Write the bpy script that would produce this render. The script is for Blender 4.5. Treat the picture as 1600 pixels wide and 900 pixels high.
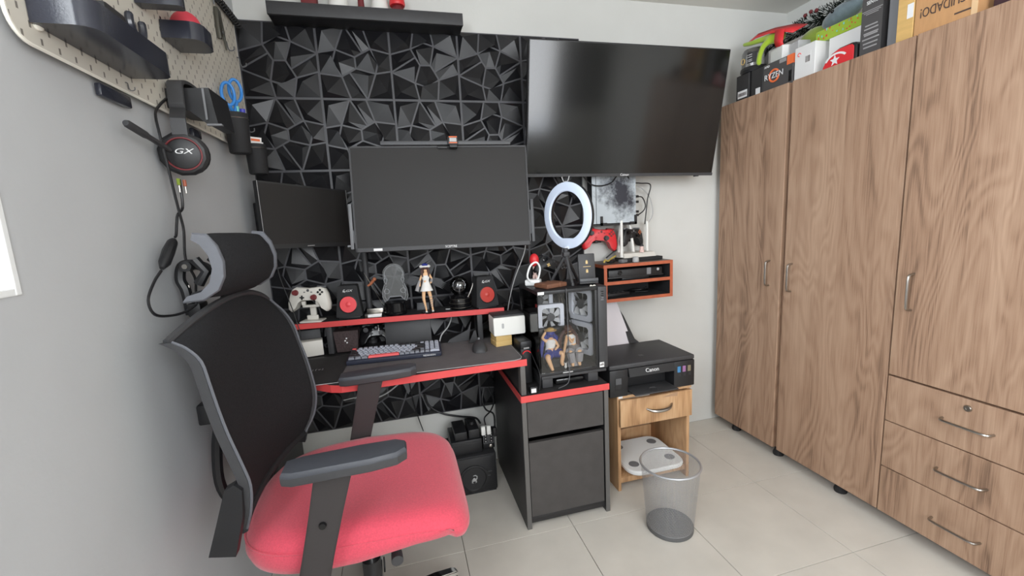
import bpy, bmesh, math, random
from mathutils import Vector, Matrix, Euler
random.seed(7)
R = math.radians
PI = math.pi
SC = bpy.context.scene
COL = SC.collection
for o in list(bpy.data.objects):
    bpy.data.objects.remove(o, do_unlink=True)

# ------------------------------------------------------------------ camera
cam_d = bpy.data.cameras.new('camera')
cam = bpy.data.objects.new('camera', cam_d)
COL.objects.link(cam)
SC.camera = cam
cam_d.sensor_width = 36.0
cam_d.lens = 675.28 / 1600 * 36
cam_d.clip_start = 0.02
_yaw, _pit, _rol = 0.2502, -0.1539, -0.0517
_f = Vector((math.sin(_yaw) * math.cos(_pit), math.cos(_yaw) * math.cos(_pit), math.sin(_pit)))
_r = Vector((math.cos(_yaw), -math.sin(_yaw), 0))
_u = _r.cross(_f)
_r2 = _r * math.cos(_rol) + _u * math.sin(_rol)
_u2 = -_r * math.sin(_rol) + _u * math.cos(_rol)
cam.matrix_world = Matrix(((_r2.x, _u2.x, -_f.x, .5628), (_r2.y, _u2.y, -_f.y, -2.1027), (_r2.z, _u2.z, -_f.z, 1.2532), (0, 0, 0, 1)))

# ------------------------------------------------------------------ world, daylight, exposure
w = bpy.data.worlds.new('world')
SC.world = w
w.use_nodes = True
w.node_tree.nodes['Background'].inputs[0].default_value = (0.80, 0.90, 1.0, 1)
w.node_tree.nodes['Background'].inputs[1].default_value = 1.6


def area(name, loc, target, sx, sy, power, col=(1, 1, 1)):
    l = bpy.data.lights.new(name, 'AREA')
    l.shape = 'RECTANGLE'
    l.size, l.size_y, l.energy, l.color = sx, sy, power, col
    o = bpy.data.objects.new(name, l)
    COL.objects.link(o)
    o.location = loc
    d = Vector(target) - Vector(loc)
    o.rotation_euler = d.to_track_quat('-Z', 'Y').to_euler()
    return o


area('daylight_side_window', (-.135, -2.0, 1.68), (2.2, -1.5, 1.1), 1.35, .95, 34, (.91, .96, 1))
area('rear_window_fill', (1.35, -3.58, 1.60), (1.5, 0, .95), 1.5, 1.2, 34, (.98, .99, 1))  # added fill lamp behind the camera, softens the whole room
SC.view_settings.view_transform = 'Standard'
SC.view_settings.look = 'None'
SC.view_settings.gamma = 1
SC.view_settings.exposure = 0.64
SC.cycles.max_bounces = 8
SC.cycles.diffuse_bounces = 5
SC.cycles.sample_clamp_indirect = 6

# ------------------------------------------------------------------ materials


def lin(r, g, b):
    f = lambda c: (c / 255 / 12.92) if c <= 10 else ((c / 255 + .055) / 1.055) ** 2.4
    return (f(r), f(g), f(b), 1)


def mat(name, rgb, rough=.5, metal=0, var=0, vscale=30, bump=0, bscale=200, spec=.5, coat=0, emit=None, sheen=0, stretch=None):
    m = bpy.data.materials.new(name)
    m.use_nodes = True
    nt = m.node_tree
    b = nt.nodes['Principled BSDF']
    c = lin(*rgb)
    b.inputs['Base Color'].default_value = c
    b.inputs['Roughness'].default_value = rough
    b.inputs['Metallic'].default_value = metal
    b.inputs['Specular IOR Level'].default_value = spec
    b.inputs['Coat Weight'].default_value = coat
    if sheen:
        b.inputs['Sheen Weight'].default_value = sheen
    tc = nt.nodes.new('ShaderNodeTexCoord')
    src = tc.outputs['Object']
    if stretch:
        mp = nt.nodes.new('ShaderNodeMapping')
        mp.inputs['Scale'].default_value = stretch
        nt.links.new(src, mp.inputs[0])
        src = mp.outputs[0]
    if var:
        n = nt.nodes.new('ShaderNodeTexNoise')
        n.inputs['Scale'].default_value = vscale
        n.inputs['Detail'].default_value = 5
        nt.links.new(src, n.inputs['Vector'])
        r = nt.nodes.new('ShaderNodeValToRGB')
        k = 1 - var
        r.color_ramp.elements[0].position = .3
        r.color_ramp.elements[1].position = .7
        r.color_ramp.elements[0].color = (c[0] * k, c[1] * k, c[2] * k, 1)
        r.color_ramp.elements[1].color = (min(1, c[0] * (1 + var)), min(1, c[1] * (1 + var)), min(1, c[2] * (1 + var)), 1)
        nt.links.new(n.outputs['Fac'], r.inputs[0])
        nt.links.new(r.outputs[0], b.inputs['Base Color'])
    if bump:
        n2 = nt.nodes.new('ShaderNodeTexNoise')
        n2.inputs['Scale'].default_value = bscale
        n2.inputs['Detail'].default_value = 3
        nt.links.new(src, n2.inputs['Vector'])
        bp_ = nt.nodes.new('ShaderNodeBump')
        bp_.inputs['Strength'].default_value = bump
        bp_.inputs['Distance'].default_value = .002
        nt.links.new(n2.outputs['Fac'], bp_.inputs['Height'])
        nt.links.new(bp_.outputs[0], b.inputs['Normal'])
    if emit:
        b.inputs['Emission Color'].default_value = lin(*emit[:3])
        b.inputs['Emission Strength'].default_value = emit[3]
    return m


def wood(name, dark, mid, light, zs=1.0, big=1.0):
    m = bpy.data.materials.new(name)
    m.use_nodes = True
    nt = m.node_tree
    N, L = nt.nodes.new, nt.links.new
    b = nt.nodes['Principled BSDF']
    b.inputs['Roughness'].default_value = .5
    b.inputs['Specular IOR Level'].default_value = .35
    tc = N('ShaderNodeTexCoord')
    oi = N('ShaderNodeObjectInfo')
    add = N('ShaderNodeVectorMath')
    add.operation = 'ADD'
    ml = N('ShaderNodeMath')
    ml.operation = 'MULTIPLY'
    ml.inputs[1].default_value = 13.7
    L(oi.outputs['Random'], ml.inputs[0])
    sy = N('ShaderNodeSeparateXYZ')
    L(tc.outputs['Object'], sy.inputs[0])
    pk = N('ShaderNodeMath')
    pk.operation = 'DIVIDE'
    pk.inputs[1].default_value = .21
    L(sy.outputs['Y'], pk.inputs[0])
    fl = N('ShaderNodeMath')
    fl.operation = 'FLOOR'
    L(pk.outputs[0], fl.inputs[0])
    wn = N('ShaderNodeMath')
    wn.operation = 'MULTIPLY_ADD'
    wn.inputs[1].default_value = 3.77
    L(fl.outputs[0], wn.inputs[0])
    L(ml.outputs[0], wn.inputs[2])
    L(tc.outputs['Object'], add.inputs[0])
    L(wn.outputs[0], add.inputs[1])
    # warp: cathedral figure from stretched low-frequency noise bands
    mp = N('ShaderNodeMapping')
    mp.inputs['Scale'].default_value = (3.0 * big, 3.0 * big, .62 * zs)
    L(add.outputs[0], mp.inputs[0])
    n1 = N('ShaderNodeTexNoise')
    n1.inputs['Scale'].default_value = 1.6
    n1.inputs['Detail'].default_value = 2.5
    n1.inputs['Distortion'].default_value = .5
    L(mp.outputs[0], n1.inputs['Vector'])
    m1 = N('ShaderNodeMath')
    m1.operation = 'MULTIPLY'
    m1.inputs[1].default_value = 120
    L(n1.outputs['Fac'], m1.inputs[0])
    sn = N('ShaderNodeMath')
    sn.operation = 'SINE'
    L(m1.outputs[0], sn.inputs[0])
    # fine fibre streaks
    mp2 = N('ShaderNodeMapping')
    mp2.inputs['Scale'].default_value = (210, 210, 4.0)
    L(add.outputs[0], mp2.inputs[0])
    n2 = N('ShaderNodeTexNoise')
    n2.inputs['Scale'].default_value = 1.5
    n2.inputs['Detail'].default_value = 6
    n2.inputs['Roughness'].default_value = .65
    L(mp2.outputs[0], n2.inputs['Vector'])
    # broad tone
    mp3 = N('ShaderNodeMapping')
    mp3.inputs['Scale'].default_value = (9, 9, .7)
    L(add.outputs[0], mp3.inputs[0])
    n3 = N('ShaderNodeTexNoise')
    n3.inputs['Scale'].default_value = 1.2
    n3.inputs['Detail'].default_value = 4
    L(mp3.outputs[0], n3.inputs['Vector'])
    a1 = N('ShaderNodeMath')
    a1.operation = 'MULTIPLY_ADD'
    a1.inputs[1].default_value = .042
    L(sn.outputs[0], a1.inputs[0])
    a2 = N('ShaderNodeMath')
    a2.operation = 'MULTIPLY_ADD'
    a2.inputs[1].default_value = .40
    L(n2.outputs['Fac'], a2.inputs[0])
    a3 = N('ShaderNodeMath')
    a3.operation = 'MULTIPLY_ADD'
    a3.inputs[1].default_value = .50
    a3.inputs[2].default_value = .05
    L(n3.outputs['Fac'], a3.inputs[0])
    L(a3.outputs[0], a2.inputs[2])
    L(a2.outputs[0], a1.inputs[2])
    cr = N('ShaderNodeValToRGB')
    cr.color_ramp.elements[0].position = .335
    cr.color_ramp.elements[0].color = lin(*dark)
    cr.color_ramp.elements[1].position = .66
    cr.color_ramp.elements[1].color = lin(*light)
    e = cr.color_ramp.elements.new(.47)
    e.color = lin(*mid)
    L(a1.outputs[0], cr.inputs[0])
    L(cr.outputs[0], b.inputs['Base Color'])
    bm_ = N('ShaderNodeBump')
    bm_.inputs['Strength'].default_value = .12
    bm_.inputs['Distance'].default_value = .001
    L(n2.outputs['Fac'], bm_.inputs['Height'])
    L(bm_.outputs[0], b.inputs['Normal'])
    return m


def clear(name, tint=(1, 1, 1), gloss=.08, rough=.02, alpha=.9):
    """thin clear sheet: mostly see-through with a glossy skin"""
    m = bpy.data.materials.new(name)
    m.use_nodes = True
    nt = m.node_tree
    nt.nodes.clear()
    out = nt.nodes.new('ShaderNodeOutputMaterial')
    mix = nt.nodes.new('ShaderNodeMixShader')
    tr = nt.nodes.new('ShaderNodeBsdfTransparent')
    tr.inputs[0].default_value = (*tint, 1)
    gl = nt.nodes.new('ShaderNodeBsdfGlossy')
    gl.inputs['Roughness'].default_value = rough
    fr = nt.nodes.new('ShaderNodeFresnel')
    fr.inputs[0].default_value = 1.5
    ad = nt.nodes.new('ShaderNodeMath')
    ad.operation = 'ADD'
    ad.inputs[1].default_value = gloss - .04
    ad.use_clamp = True
    nt.links.new(fr.outputs[0], ad.inputs[0])
    nt.links.new(ad.outputs[0], mix.inputs[0])
    nt.links.new(tr.outputs[0], mix.inputs[1])
    nt.links.new(gl.outputs[0], mix.inputs[2])
    nt.links.new(mix.outputs[0], out.inputs[0])
    return m


M = {}
M['wall'] = mat('painted_wall', (208, 208, 204), .9, var=.03, vscale=3, bump=.15, bscale=90, spec=.2)
M['wall_shaded'] = mat('painted_wall_shaded', (188, 190, 192), .9, var=.03, vscale=4, bump=.15, bscale=90, spec=.2)  # left wall: same wall paint, its shade put into the colour
M['ceil'] = mat('ceiling_paint', (222, 220, 214), .95, spec=.1)
M['tile'] = mat('ceramic_tile', (204, 199, 190), .38, var=.06, vscale=6, bump=.05, bscale=40)
M['grout'] = mat('grout', (88, 76, 66), .9)
M['white'] = mat('white_plastic', (232, 231, 226), .45)
M['offwhite'] = mat('offwhite_plastic', (214, 210, 202), .5)
M['whitegloss'] = mat('white_gloss', (238, 240, 240), .25)
M['black'] = mat('black_plastic', (30, 30, 32), .45, bump=.05, bscale=400)
M['blackgloss'] = mat('black_gloss', (16, 16, 18), .16)
M['blackmatt'] = mat('black_matt', (34, 34, 36), .75, var=.12, vscale=50)
M['charcoal'] = mat('charcoal', (58, 58, 60), .55, var=.06, vscale=60)
M['grey'] = mat('grey_plastic', (118, 119, 122), .5)
M['midgrey'] = mat('mid_grey', (80, 81, 84), .5)
M['lightgrey'] = mat('light_grey', (176, 176, 176), .5)
M['screen'] = mat('dark_screen', (36, 34, 33), .5, var=.05, vscale=2, spec=.3)
M['tvscreen'] = mat('tv_screen', (24, 24, 23), .13, spec=.55)
M['panel'] = mat('black_wall_panel', (23, 23, 26), .34, spec=.36, var=.1, vscale=25)
M['groove'] = mat('panel_groove', (74, 74, 78), .4, spec=.4)
M['deskblack'] = mat('black_melamine', (38, 37, 38), .5, var=.18, vscale=14, bump=.08, bscale=60, stretch=(1, 1, 8))
M['cabblack'] = mat('black_melamine_front', (66, 63, 62), .5, var=.1, vscale=20, bump=.08, bscale=80)
M['rededge'] = mat('red_edge_band', (214, 76, 76), .45)
M['edgegrey'] = mat('grey_edge_band', (92, 90, 88), .5)
M['seat'] = mat('red_fabric', (208, 74, 92), .95, var=.09, vscale=220, bump=.35, bscale=500, sheen=.25)
M['meshfab'] = mat('black_mesh_fabric', (37, 37, 39), .9, var=.25, vscale=260, bump=.4, bscale=600, spec=.25)
M['armpad'] = mat('armpad_rubber', (62, 64, 70), .5, bump=.15, bscale=500)
M['armpost'] = mat('armpost_plastic', (52, 48, 48), .5, bump=.1, bscale=300)
M['framegrey'] = mat('chair_frame_grey', (98, 100, 106), .5, bump=.1, bscale=300)
M['chrome'] = mat('chrome', (215, 215, 215), .12, 1)
M['steel'] = mat('brushed_steel', (170, 165, 158), .3, 1)
M['darksteel'] = mat('dark_steel', (112, 113, 115), .5, .6)
M['wire'] = mat('silver_wire', (184, 186, 190), .4, .6)
M['wood'] = wood('wardrobe_oak', (108, 84, 68), (158, 127, 104), (180, 150, 126))
M['wood2'] = wood('stand_oak', (150, 112, 78), (190, 150, 110), (208, 172, 134))
M['edgewood'] = mat('oak_edge', (176, 142, 112), .6)
M['cherry'] = mat('cherry_edge', (176, 92, 62), .5, var=.1, vscale=40)
M['cherrytop'] = mat('dark_top', (78, 70, 64), .5, var=.1, vscale=40)
M['mat'] = mat('mouse_mat_cloth', (96, 91, 92), .9, var=.1, vscale=14, bump=.2, bscale=700)
M['matblack'] = mat('mouse_mat_black', (40, 39, 40), .85, bump=.2, bscale=700)
M['matedge'] = mat('mat_stitched_edge', (158, 156, 156), .8)
M['keygrey'] = mat('key_grey', (168, 172, 184), .5)
M['keydark'] = mat('key_dark', (120, 122, 130), .5)
M['keyblack'] = mat('key_black', (36, 37, 40), .5)
M['keyred'] = mat('key_red', (232, 96, 96), .45)
M['red'] = mat('red_plastic', (214, 46, 52), .4)
M['pinkred'] = mat('red_sphere_soft', (206, 60, 76), .5)
M['redcone'] = mat('red_speaker_cone', (236, 78, 84), .45)
M['redcone2'] = mat('dark_red_speaker_cone', (182, 60, 52), .35)
M['peg'] = mat('pegboard_base', (206, 201, 190), .6)
M['cream'] = mat('cream_edge', (236, 233, 222), .5)
M['traydark'] = mat('dark_blue_grey_tray', (46, 48, 57), .2, bump=.06, bscale=300)
M['blue'] = mat('scissors_blue', (52, 130, 206), .4)
M['purple'] = mat('pen_blue', (62, 66, 170), .4)
M['teal'] = mat('pen_teal', (120, 200, 190), .4)
M['paper'] = mat('paper', (236, 234, 232), .8)
M['papershaded'] = mat('paper_in_shade', (216, 210, 214), .8)  # white paper with shade mixed into its base colour
M['skin'] = mat('figure_skin', (232, 186, 142), .5)
M['hairbrown'] = mat('figure_hair_brown', (78, 52, 46), .5)
M['hairblue'] = mat('figure_hair_blue', (50, 60, 140), .5)
M['cloth_w'] = mat('figure_white_cloth', (232, 230, 226), .6)
M['greycloth'] = mat('figure_grey_cloth', (150, 148, 150), .6)
M['ring'] = mat('ring_diffuser', (212, 224, 242), .5, emit=(205, 222, 250, .12))
M['leather'] = mat('brown_leather', (118, 78, 58), .6, var=.15, vscale=40, bump=.3, bscale=150)
M['gold'] = mat('gold_print', (206, 176, 116), .4)
M['yellow'] = mat('yellow_cable', (206, 184, 92), .5)
M['cyan'] = mat('ink_cyan', (70, 130, 176), .3)
M['magenta'] = mat('ink_magenta', (150, 106, 150), .3)
M['inkyel'] = mat('ink_yellow', (128, 118, 96), .3)
M['lime'] = mat('lime_plush', (150, 178, 40), .9, bump=.4, bscale=200, sheen=.4)
M['olive'] = mat('olive_plush', (128, 148, 48), .9, bump=.4, bscale=160, sheen=.4)
M['plush'] = mat('grey_blue_plush', (104, 118, 124), .95, var=.12, vscale=50, bump=.5, bscale=250, sheen=.4)
M['ply'] = mat('plywood_box', (206, 168, 104), .7, var=.08, vscale=10, stretch=(1, 1, 6))
M['card'] = mat('cardboard', (190, 144, 98), .85, var=.06, vscale=18, stretch=(1, 6, 1))
M['cardlight'] = mat('cardboard_light', (216, 182, 140), .85)
M['ink'] = mat('print_dark', (74, 58, 52), .8)
M['boxdark'] = mat('dark_box', (44, 43, 44), .55)
M['boxgrey'] = mat('graphite_box', (74, 72, 72), .55)
M['boxwhite'] = mat('white_box', (222, 221, 219), .6)
M['orange'] = mat('orange_print', (232, 112, 62), .5)
M['printwhite'] = mat('print_white', (226, 226, 226), .6)
M['printgrey'] = mat('print_grey', (150, 148, 148), .6)
M['tinsel'] = mat('garland_green', (24, 34, 26), .6)
M['snow'] = mat('garland_frost', (214, 216, 212), .7)
M['fan'] = mat('fan_frame_white', (228, 232, 242), .45)
M['blade'] = mat('fan_blade', (206, 208, 210), .3)
M['board'] = mat('circuit_board', (112, 106, 98), .5, var=.4, vscale=60, bump=.3, bscale=80)
M['sticky'] = mat('kraft_block', (204, 172, 112), .8)
M['glass'] = clear('clear_glass', (.97, .97, .97), .035, .0)
M['acry'] = clear('clear_acrylic', (.80, .82, .84), .16, .12)
M['dome'] = clear('dome_glass', (.90, .90, .92), .12, .03)
M['jar'] = clear('jar_plastic', (.82, .82, .84), .22, .12)
M['pane'] = clear('window_pane', (.97, .98, 1), .06)
M['navy'] = mat('navy_print', (40, 44, 60), .6)
M['brownhilt'] = mat('bronze_hilt', (168, 100, 68), .45)
M['pink'] = mat('pale_pink', (226, 196, 188), .6)
M['darkred'] = mat('dark_red', (110, 36, 40), .6)
M['darkrag'] = mat('dark_maroon_cloth', (66, 44, 50), .9)
M['door'] = mat('brown_door', (120, 92, 74), .5, var=.12, vscale=20, stretch=(1, 1, .1))


def peg_material():
    """staggered slots printed dark; too small (2-4 px) to pick apart"""
    m = M['peg']
    nt = m.node_tree
    N, L = nt.nodes.new, nt.links.new
    b = nt.nodes['Principled BSDF']
    tc = N('ShaderNodeTexCoord')
    sp = N('ShaderNodeSeparateXYZ')
    L(tc.outputs['Object'], sp.inputs[0])

    def mth(op, a, v=None, v2=None):
        n = N('ShaderNodeMath')
        n.operation = op
        for i, q in enumerate((a, v, v2)):
            if q is None:
                continue
            if isinstance(q, (int, float)):
                n.inputs[i].default_value = q
            else:
                L(q, n.inputs[i])
        return n.outputs[0]
    y = mth('DIVIDE', sp.outputs['Y'], .04)
    z = mth('DIVIDE', sp.outputs['Z'], .02)
    row = mth('FLOOR', z)
    half = mth('MULTIPLY', mth('MODULO', mth('ABSOLUTE', row), 2), .5)
    fy = mth('ABSOLUTE', mth('SUBTRACT', mth('FRACT', mth('ADD', mth('ADD', y, half), 100)), .5))
    fz = mth('ABSOLUTE', mth('SUBTRACT', mth('FRACT', mth('ADD', z, 100)), .5))
    a = mth('LESS_THAN', fy, .06)
    c = mth('LESS_THAN', fz, .26)
    k = mth('MULTIPLY', a, c)
    mx = N('ShaderNodeMix')
    mx.data_type = 'RGBA'
    mx.inputs[6].default_value = lin(206, 201, 190)
    mx.inputs[7].default_value = lin(120, 115, 108)
    L(k, mx.inputs[0])
    L(mx.outputs[2], b.inputs['Base Color'])


peg_material()


def marble_material():
    m = M['marble'] = mat('marbled_console_skin', (176, 184, 190), .4)
    nt = m.node_tree
    N, L = nt.nodes.new, nt.links.new
    b = nt.nodes['Principled BSDF']
    tc = N('ShaderNodeTexCoord')
    n = N('ShaderNodeTexNoise')
    n.inputs['Scale'].default_value = 9
    n.inputs['Detail'].default_value = 9
    n.inputs['Roughness'].default_value = .75
    L(tc.outputs['Object'], n.inputs['Vector'])
    vd = N('ShaderNodeVectorMath')
    vd.operation = 'DISTANCE'
    vd.inputs[1].default_value = (.03, -.037, .15)
    L(tc.outputs['Object'], vd.inputs[0])
    mm = N('ShaderNodeMath')
    mm.operation = 'MULTIPLY_ADD'
    mm.inputs[1].default_value = -3.4
    mm.inputs[2].default_value = .40
    L(vd.outputs['Value'], mm.inputs[0])
    ad = N('ShaderNodeMath')
    ad.operation = 'ADD'
    L(mm.outputs[0], ad.inputs[0])
    L(n.outputs['Fac'], ad.inputs[1])
    r = N('ShaderNodeValToRGB')
    r.color_ramp.elements[0].position = .5
    r.color_ramp.elements[0].color = lin(184, 192, 198)
    r.color_ramp.elements[1].position = .72
    r.color_ramp.elements[1].color = lin(44, 46, 56)
    L(ad.outputs[0], r.inputs[0])
    L(r.outputs[0], b.inputs['Base Color'])


marble_material()

# ------------------------------------------------------------------ mesh builder


class B:
    def __init__(s, mtx=None):
        s.bm = bmesh.new()
        s.M = mtx or Matrix.Identity(4)
        s.mi = 0

    def _add(s, vs, fs, mtx=None):
        T = s.M @ mtx if mtx is not None else s.M
        bv = [s.bm.verts.new(T @ Vector(v)) for v in vs]
        out = []
        for f in fs:
            try:
                q = s.bm.faces.new([bv[i] for i in f])
                q.material_index = s.mi
                out.append(q)
            except ValueError:
                pass
        return out

    def box(s, x0, x1, y0, y1, z0, z1, bev=0, mtx=None, seg=2):
        vs = [(x, y, z) for x in (x0, x1) for y in (y0, y1) for z in (z0, z1)]
        fs = [(0, 1, 3, 2), (4, 6, 7, 5), (0, 4, 5, 1), (2, 3, 7, 6), (0, 2, 6, 4), (1, 5, 7, 3)]
        fa = s._add(vs, fs, mtx)
        if bev:
            ed = list({e for f in fa for e in f.edges})
            r = bmesh.ops.bevel(s.bm, geom=ed, offset=bev, segments=seg, affect='EDGES', profile=.5)
            for f in r['faces']:
                f.material_index = s.mi
        return s

    def bar(s, p0, p1, w_, h_, bev=0):
        """rectangular bar from p0 to p1 (w_ sideways, h_ up)"""
        p0, p1 = Vector(p0), Vector(p1)
        d = (p1 - p0)
        L_ = d.length
        q = d.to_track_quat('Y', 'Z').to_matrix().to_4x4()
        return s.box(-w_ / 2, w_ / 2, 0, L_, -h_ / 2, h_ / 2, bev, Matrix.Translation(p0) @ q)

    def loft(s, rings, cap0=True, cap1=True, closed=True):
        n = len(rings[0])
        vs = [v for r_ in rings for v in r_]
        fs = []
        for i in range(len(rings) - 1):
            for j in range(n if closed else n - 1):
                a, b_ = i * n + j, i * n + (j + 1) % n
                fs.append((a, b_, b_ + n, a + n))
        if cap0:
            fs.append(tuple(reversed(range(n))))
        if cap1:
            fs.append(tuple(range((len(rings) - 1) * n, len(rings) * n)))
        s._add(vs, fs)
        return s

    def cyl(s, p0, p1, r0, r1=None, n=20, caps=True):
        r1 = r0 if r1 is None else r1
        return s.tube([p0, p1], [r0, r1], n, caps)

    def tube(s, pts, r, n=8, caps=True, closed=False):
        pts = [Vector(p) for p in pts]
        k = len(pts)
        rr = r if isinstance(r, (list, tuple)) else [r] * k
        rings = []
        prev = None
        for i, p in enumerate(pts):
            if closed:
                t = pts[(i + 1) % k] - pts[i - 1]
            else:
                t = pts[min(i + 1, k - 1)] - pts[max(i - 1, 0)]
            t = t.normalized() if t.length > 1e-9 else Vector((0, 0, 1))
            if prev is None:
                a = Vector((0, 0, 1)) if abs(t.z) < .9 else Vector((1, 0, 0))
                u = t.cross(a).normalized()
            else:
                u = (prev - t * prev.dot(t))
                u = u.normalized() if u.length > 1e-6 else t.orthogonal().normalized()
            prev = u
            v = t.cross(u)
            rings.append([p + (u * math.cos(2 * PI * j / n) + v * math.sin(2 * PI * j / n)) * rr[i] for j in range(n)])
        if closed:
            rings.append(rings[0])
            return s.loft(rings, False, False)
        return s.loft(rings, caps, caps)

    def lathe(s, c, prof, n=28, axis=(0, 0, 1), cap0=True, cap1=True):
        c = Vector(c)
        q = Vector((0, 0, 1)).rotation_difference(Vector(axis)).to_matrix()
        rings = [[c + q @ Vector((r_ * math.cos(2 * PI * j / n), r_ * math.sin(2 * PI * j / n), h)) for j in range(n)] for r_, h in prof]
        return s.loft(rings, cap0, cap1)

    def ball(s, c, r, nu=20, nv=12, rot=None, z0=-1, z1=1):
        r = (r, r, r) if isinstance(r, (int, float)) else r
        rot = rot or Matrix.Identity(3)
        a0, a1 = math.asin(z0), math.asin(z1)
        rings = []
        for i in range(nv + 1):
            a = a0 + (a1 - a0) * i / nv
            ca = max(math.cos(a), 1e-3)
            rings.append([Vector(c) + rot @ Vector((r[0] * ca * math.cos(2 * PI * j / nu), r[1] * ca * math.sin(2 * PI * j / nu), r[2] * math.sin(a))) for j in range(nu)])
        return s.loft(rings)

    def prism(s, poly, o, U, V, depth, bev=0):
        """2-D outline in the frame o + u*U + v*V, pushed along -(UxV)... N*depth"""
        o, U, V = Vector(o), Vector(U).normalized(), Vector(V).normalized()
        Nn = U.cross(V)
        a = [o + U * p[0] + V * p[1] for p in poly]
        b_ = [p + Nn * depth for p in a]
        if bev:
            cu = sum(p[0] for p in poly) / len(poly)
            cv = sum(p[1] for p in poly) / len(poly)

            def sh(p, k):
                d = Vector((p[0] - cu, p[1] - cv))
                L_ = d.length
                f = max(0, (L_ - k) / L_) if L_ > 1e-9 else 1
                return (cu + d.x * f, cv + d.y * f)
            sg = 1 if depth > 0 else -1
            a2 = [o + U * q[0] + V * q[1] for q in (sh(p, bev) for p in poly)]
            e1 = [p + Nn * bev * sg for p in a]
            e2 = [p + Nn * (depth - bev * sg) for p in a]
            f2 = [p + Nn * depth for p in a2]
            return s.loft([a2, e1, e2, f2])
        return s.loft([a, b_])

    def disc(s, c, nrm, r, h=.001, n=20):
        nrm = Vector(nrm).normalized()
        return s.cyl(Vector(c), Vector(c) + nrm * h, r, r, n)


def children_of(o):
    return [c for c in bpy.data.objects if c.parent == o]


def mesh_from(bd, name, mats, smooth=True, ang=35):
    bmesh.ops.recalc_face_normals(bd.bm, faces=bd.bm.faces)
    me = bpy.data.meshes.new(name)
    bd.bm.to_mesh(me)
    bd.bm.free()
    for m in (mats if isinstance(mats, (list, tuple)) else [mats]):
        me.materials.append(M[m] if isinstance(m, str) else m)
    if smooth:
        me.polygons.foreach_set('use_smooth', [True] * len(me.polygons))
        me.set_sharp_from_angle(angle=R(ang))
    return me


def wloc(o):
    v = Vector((0, 0, 0))
    while o is not None:
        v += o.location
        o = o.parent
    return v


def obj(name, bd, mats, parent=None, smooth=True, ang=35, label=None):
    """one mesh object from world-space builder data; origin at the parent, or at its own base when top-level"""
    me = mesh_from(bd, name, mats, smooth, ang)
    o = bpy.data.objects.new(name, me)
    COL.objects.link(o)
    if parent is not None:
        o.parent = parent
        me.transform(Matrix.Translation(-wloc(parent)))
    else:
        n = len(me.vertices)
        mn = [min(v.co[i] for v in me.vertices) for i in range(3)]
        mx = [max(v.co[i] for v in me.vertices) for i in range(3)]
        c = Vector(((mn[0] + mx[0]) / 2, (mn[1] + mx[1]) / 2, mn[2]))
        me.transform(Matrix.Translation(-c))
        o.location = c
    if label:
        o['label'] = label
    return o


def thing(name, label, cat, loc, group=None):
    o = bpy.data.objects.new(name, None)
    o.empty_display_size = .05
    COL.objects.link(o)
    o.location = loc
    o['label'] = label
    o['category'] = cat
    if group:
        o['group'] = group
    return o


def tag(o, label, cat, group=None):
    o['label'] = label
    o['category'] = cat
    if group:
        o['group'] = group
    return o


def struct(name, bd, m, parent=None, smooth=False, label=None, origin=None):
    me = mesh_from(bd, name, m, smooth)
    o = bpy.data.objects.new(name, me)
    COL.objects.link(o)
    if parent:
        o.parent = parent
    else:
        o['kind'] = 'structure'
    if label:
        o['label'] = label
    return o


def text(body, size, c, U, V, m, parent, name='lettering', ext=.0006, shear=0, sx=1.0):
    """flat lettering centred on c, reading along U with up V"""
    cu = bpy.data.curves.new('txt', 'FONT')
    cu.body = body
    cu.size = size
    cu.align_x = 'CENTER'
    cu.align_y = 'CENTER'
    cu.extrude = ext
    cu.shear = shear
    cu.resolution_u = 3
    t = bpy.data.objects.new('txt', cu)
    COL.objects.link(t)
    me = bpy.data.meshes.new_from_object(t)
    bpy.data.objects.remove(t)
    U, V = Vector(U).normalized(), Vector(V).normalized()
    N_ = U.cross(V)
    Mx = Matrix(((U.x * sx, V.x, N_.x, c[0]), (U.y * sx, V.y, N_.y, c[1]), (U.z * sx, V.z, N_.z, c[2]), (0, 0, 0, 1)))
    me.transform(Mx)
    me.transform(Matrix.Translation(-wloc(parent)))
    me.name = name
    me.materials.clear()
    me.materials.append(M[m])
    o = bpy.data.objects.new(name, me)
    COL.objects.link(o)
    o.parent = parent
    return o


def frame(c, yaw=0, tilt=0, roll=0):
    return Matrix.Translation(c) @ Matrix.Rotation(yaw, 4, 'Z') @ Matrix.Rotation(tilt, 4, 'X') @ Matrix.Rotation(roll, 4, 'Y')


def bez(pts, n=8):
    """Catmull-Rom through points"""
    P = [Vector(p) for p in pts]
    P = [P[0] * 2 - P[1]] + P + [P[-1] * 2 - P[-2]]
    out = []
    for i in range(1, len(P) - 2):
        for k in range(n):
            t = k / n
            a, b_, c, d = P[i - 1], P[i], P[i + 1], P[i + 2]
            out.append(.5 * ((2 * b_) + (c - a) * t + (2 * a - 5 * b_ + 4 * c - d) * t * t + (3 * b_ - a - 3 * c + d) * t ** 3))
    out.append(P[-2])
    return out


def cable(name, pts, r, m, label, cat='cable', group=None, parent=None):
    bd = B()
    bd.tube(bez(pts, 8), r, 7)
    o = obj(name, bd, m, parent)
    if parent is None:
        tag(o, label, cat, group)
    return o


def rrect(w_, h_, r, n=5):
    out = []
    for cx, cy, a0 in ((w_ / 2 - r, h_ / 2 - r, 0), (-w_ / 2 + r, h_ / 2 - r, 90), (-w_ / 2 + r, -h_ / 2 + r, 180), (w_ / 2 - r, -h_ / 2 + r, 270)):
        for i in range(n + 1):
            a = R(a0 + 90 * i / n)
            out.append((cx + r * math.cos(a), cy + r * math.sin(a)))
    return out


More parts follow.
